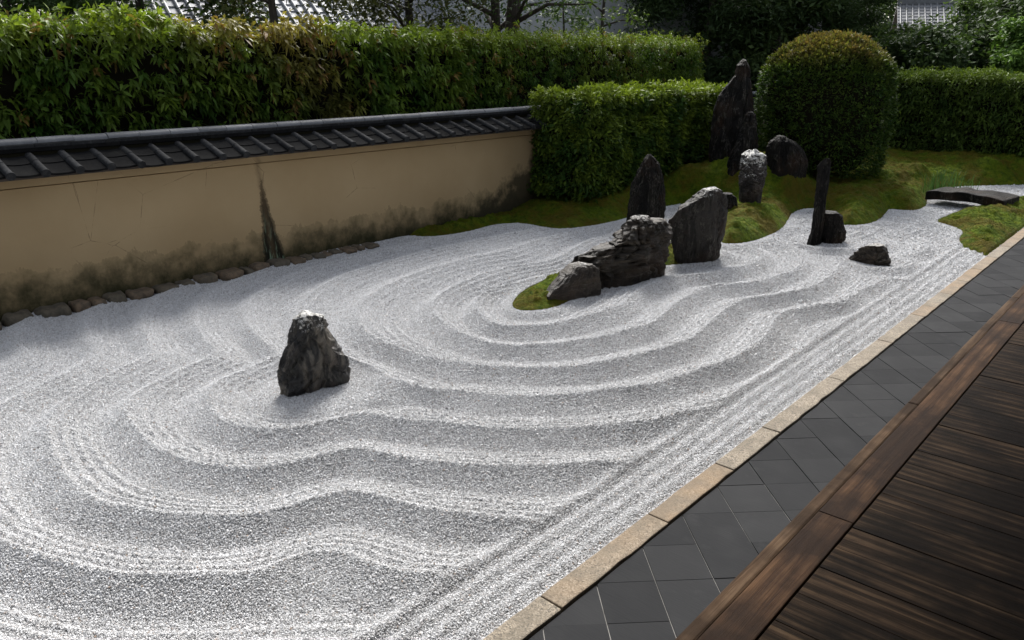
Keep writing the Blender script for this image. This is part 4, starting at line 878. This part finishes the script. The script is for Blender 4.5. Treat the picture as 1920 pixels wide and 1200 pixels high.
TR = [
 ('pine_tree', 'dark tree rising over the near end of the tall hedge', 120, 17, 6.5, (2.6, 2.6, 2.4, 6.5), 11000, .10, DK, MD, 1, {}),
 ('evergreen_tree', 'dark tree between the hedge top and the tiled house roof', 340, 16, 6.2, (2.4, 2.4, 2.6, 6.5), 11000, .10, DK, MD, 2, {}),
 ('maple_tree', 'brownish leaved tree before the pale tiled roof', 560, 14.5, 5.4, (1.6, 1.6, 2.95, 5.4), 3800, .11, DK, BR, 3, dict(full=False)),
 ('maple_tree', 'dark tree overlapping the right slope of the tiled roof', 790, 16.5, 6, (2.2, 2.2, 2.75, 6), 12000, .12, DK, BR, 4, dict(full=False)),
 ('forked_tree', 'stout forked tree trunk in front of the white house wall', 945, 15.5, 6.5, (2.3, 2.3, 3.35, 6.5), 6000, .10, DK, MD, 5, dict(trunk=.20, forks=2, bare=.5, full=False)),
 ('slender_tree', 'slender sapling with sparse leaves in front of the white wall', 1113, 16.5, 5.2, (1.0, 1.0, 2.7, 5.4), 1400, .11, (.02, .035, .01), (.06, .09, .02), 6, dict(trunk=.07, bare=.3, clumps=22, full=False)),
 ('shrub_tree', 'loose leafy shrub rising just behind the tall hedge', 1045, 14.5, 4.2, (.7, .7, 2.6, 3.9), 900, .10, (.015, .03, .01), (.045, .07, .02), 16, dict(trunk=.05, clumps=16, full=False)),
 ('conifer_tree', 'black green conifer behind the end of the tall hedge', 1290, 21, 8, (2.7, 2.7, .9, 8), 17000, .13, (.008, .015, .006), (.022, .036, .012), 7, dict(conifer=True)),
 ('broadleaf_tree', 'dark broadleaf tree above the tallest stone', 1405, 23, 5.0, (1.8, 1.8, 1.2, 4.8), 11000, .13, (.010, .02, .007), (.045, .065, .022), 8, {}),
 ('conifer_tree', 'tall dark conifer behind the round bush', 1490, 25, 9, (2.2, 2.2, 1.5, 9), 17000, .14, (.007, .014, .006), (.022, .036, .012), 9, dict(conifer=True)),
 ('conifer_tree', 'low layered conifer beneath the distant temple roof', 1650, 27, 3.0, (2.4, 2.4, .8, 2.9), 14000, .13, (.010, .02, .008), (.035, .055, .018), 10, {}),
 ('far_tree', 'pale green tree beyond the distant temple roof', 1745, 62, 11, (5.0, 5.0, 2.0, 9), 9000, .26, (.05, .07, .03), (.14, .18, .06), 11, {}),
 ('broadleaf_tree', 'mid green tree beside the distant temple roof', 1770, 36, 5, (2.0, 2.0, 1.2, 4.8), 11000, .14, (.02, .035, .012), (.06, .09, .03), 12, {}),
 ('young_tree', 'light green young trees tip above the far hedge', 1830, 25, 3.6, (1.25, 1.25, 1.4, 3.3), 5500, .11, (.03, .06, .015), (.09, .15, .03), 13, dict(trunk=.05)),
 ('dark_tree', 'large dark tree at the far corner of the cross hedge', 1880, 31, 9, (3.0, 3.2, 1.0, 8.5), 20000, .15, (.010, .019, .008), (.030, .048, .017), 14, {}),
 ('dark_tree', 'dense dark tree behind the hedge corner by the young tree', 2010, 25, 9, (3.2, 3.2, 1.0, 8.5), 12000, .15, (.012, .022, .008), (.036, .058, .018), 15, {}),
 ('conifer_tree', 'dark conifer filling the gap beside the white house', 1225, 27, 8.5, (2.5, 2.5, 2.0, 8.5), 10000, .15, (.010, .018, .008), (.030, .045, .016), 17, dict(conifer=True)),
 ('conifer_tree', 'dark conifer far behind the round bush', 1520, 40, 9.5, (3.2, 3.2, 1.0, 7), 14000, .2, (.010, .019, .008), (.032, .05, .018), 18, {}),
 ('conifer_tree', 'dark conifer behind the tallest stone and bush', 1420, 33, 11, (3.8, 3.8, 1.0, 11), 16000, .18, (.007, .014, .006), (.020, .034, .012), 19, dict(conifer=True)),
 ('far_tree', 'pale far tree closing the sky behind the distant temple roof', 1640, 68, 12, (6.0, 6.0, 2.0, 11), 12000, .3, (.04, .06, .025), (.10, .14, .05), 21, {}),
 ('far_tree', 'tree filling the skyline behind the large dark tree', 1960, 52, 12, (6.0, 6.0, 2.0, 11), 12000, .26, (.02, .035, .013), (.07, .10, .035), 20, {}),
]
for nm, lb, u, ds, h, cr, n, sz, dk, lt, sd_, kw in TR: tree(nm, lb, u, ds, h, cr, n, sz, dk, lt, sd_, **kw)

# ------------------------------------------------------------ houses beyond
def house(name, label, u, dist, L_, W_, hw_, rise, rot, wallmat, roofmat, over=.6, tiles=None):
    d = FH+RT*(u-960)/FPX/math.cos(PITCH); b = EYE+d*dist; t = thing(name, label, 'house', (b[0], b[1], -.05)); t.rotation_euler = (0, 0, rot)
    box('wall', -L_/2, L_/2, -W_/2, W_/2, 0, hw_, wallmat, t)
    for s_ in (-1, 1):
        a0 = np.array([0, s_*(W_/2+over), hw_-over*rise/(W_/2)]); a1 = np.array([0, 0, hw_+rise]); X_ = L_/2+over
        V = [(-X_, a0[1], a0[2]), (X_, a0[1], a0[2]), (X_, 0, a1[2]), (-X_, 0, a1[2])]; V += [(x, y, z+.1) for x, y, z in V]
        rf = poly('roof', V, [(3, 2, 1, 0), (4, 5, 6, 7), (0, 1, 5, 4), (1, 2, 6, 5), (3, 7, 6, 2), (0, 4, 7, 3)], roofmat, t)
        if tiles and s_ == -1:
            sl_ = a1-a0; ll_ = np.linalg.norm(sl_); n_ = int(2*X_/tiles); me_ = None
            Vt, Ft = tube_np([(np.array([a0+[0, 0, .105], a0+sl_*.5+[0, 0, .105], a1+[0, 0, .105]]), np.array([.05, .05, .05]))], 8)
            me_ = mesh_np('tile_roll', Vt, Ft, True); me_.materials.append(roofmat)
            for k in range(min(n_, 200)): link('tile_roll', me_, None, rf, (-X_+tiles*(k+.5), 0, 0))
            rows_ = int(ll_/.28)
            mc, fc = boxv(-X_, X_, -.012, .012, 0, .022)
            mr = bpy.data.meshes.new('tile_row'); mr.from_pydata(mc, [], fc); mr.materials.append(roofmat)
            for k in range(rows_): q = a0+sl_*(k+.3)/rows_; link('tile_row', mr, None, rf, (0, q[1], q[2]+.1))
    box('ridge', -L_/2-over, L_/2+over, -.14, .14, hw_+rise+.05, hw_+rise+.32, roofmat, t)
    return t
house('tiled_house', 'low house with pale grey tiled roof behind the tall hedge', 560, 24, 9, 7, 2.9, 2.6, YAW+R(38), WHITE, HTILE, tiles=.27)
hwht = house('white_house', 'white plastered house wall behind the forked tree', 1120, 29, 12, 7, 6.5, 2.5, YAW+R(10), WHITE, HTILE)
house('far_temple', 'distant grey temple roof among the trees', 1662, 46, 2.4, 3.2, 4.3, 1.0, YAW-R(20), DTIMB, DHTILE, .7, tiles=.3)
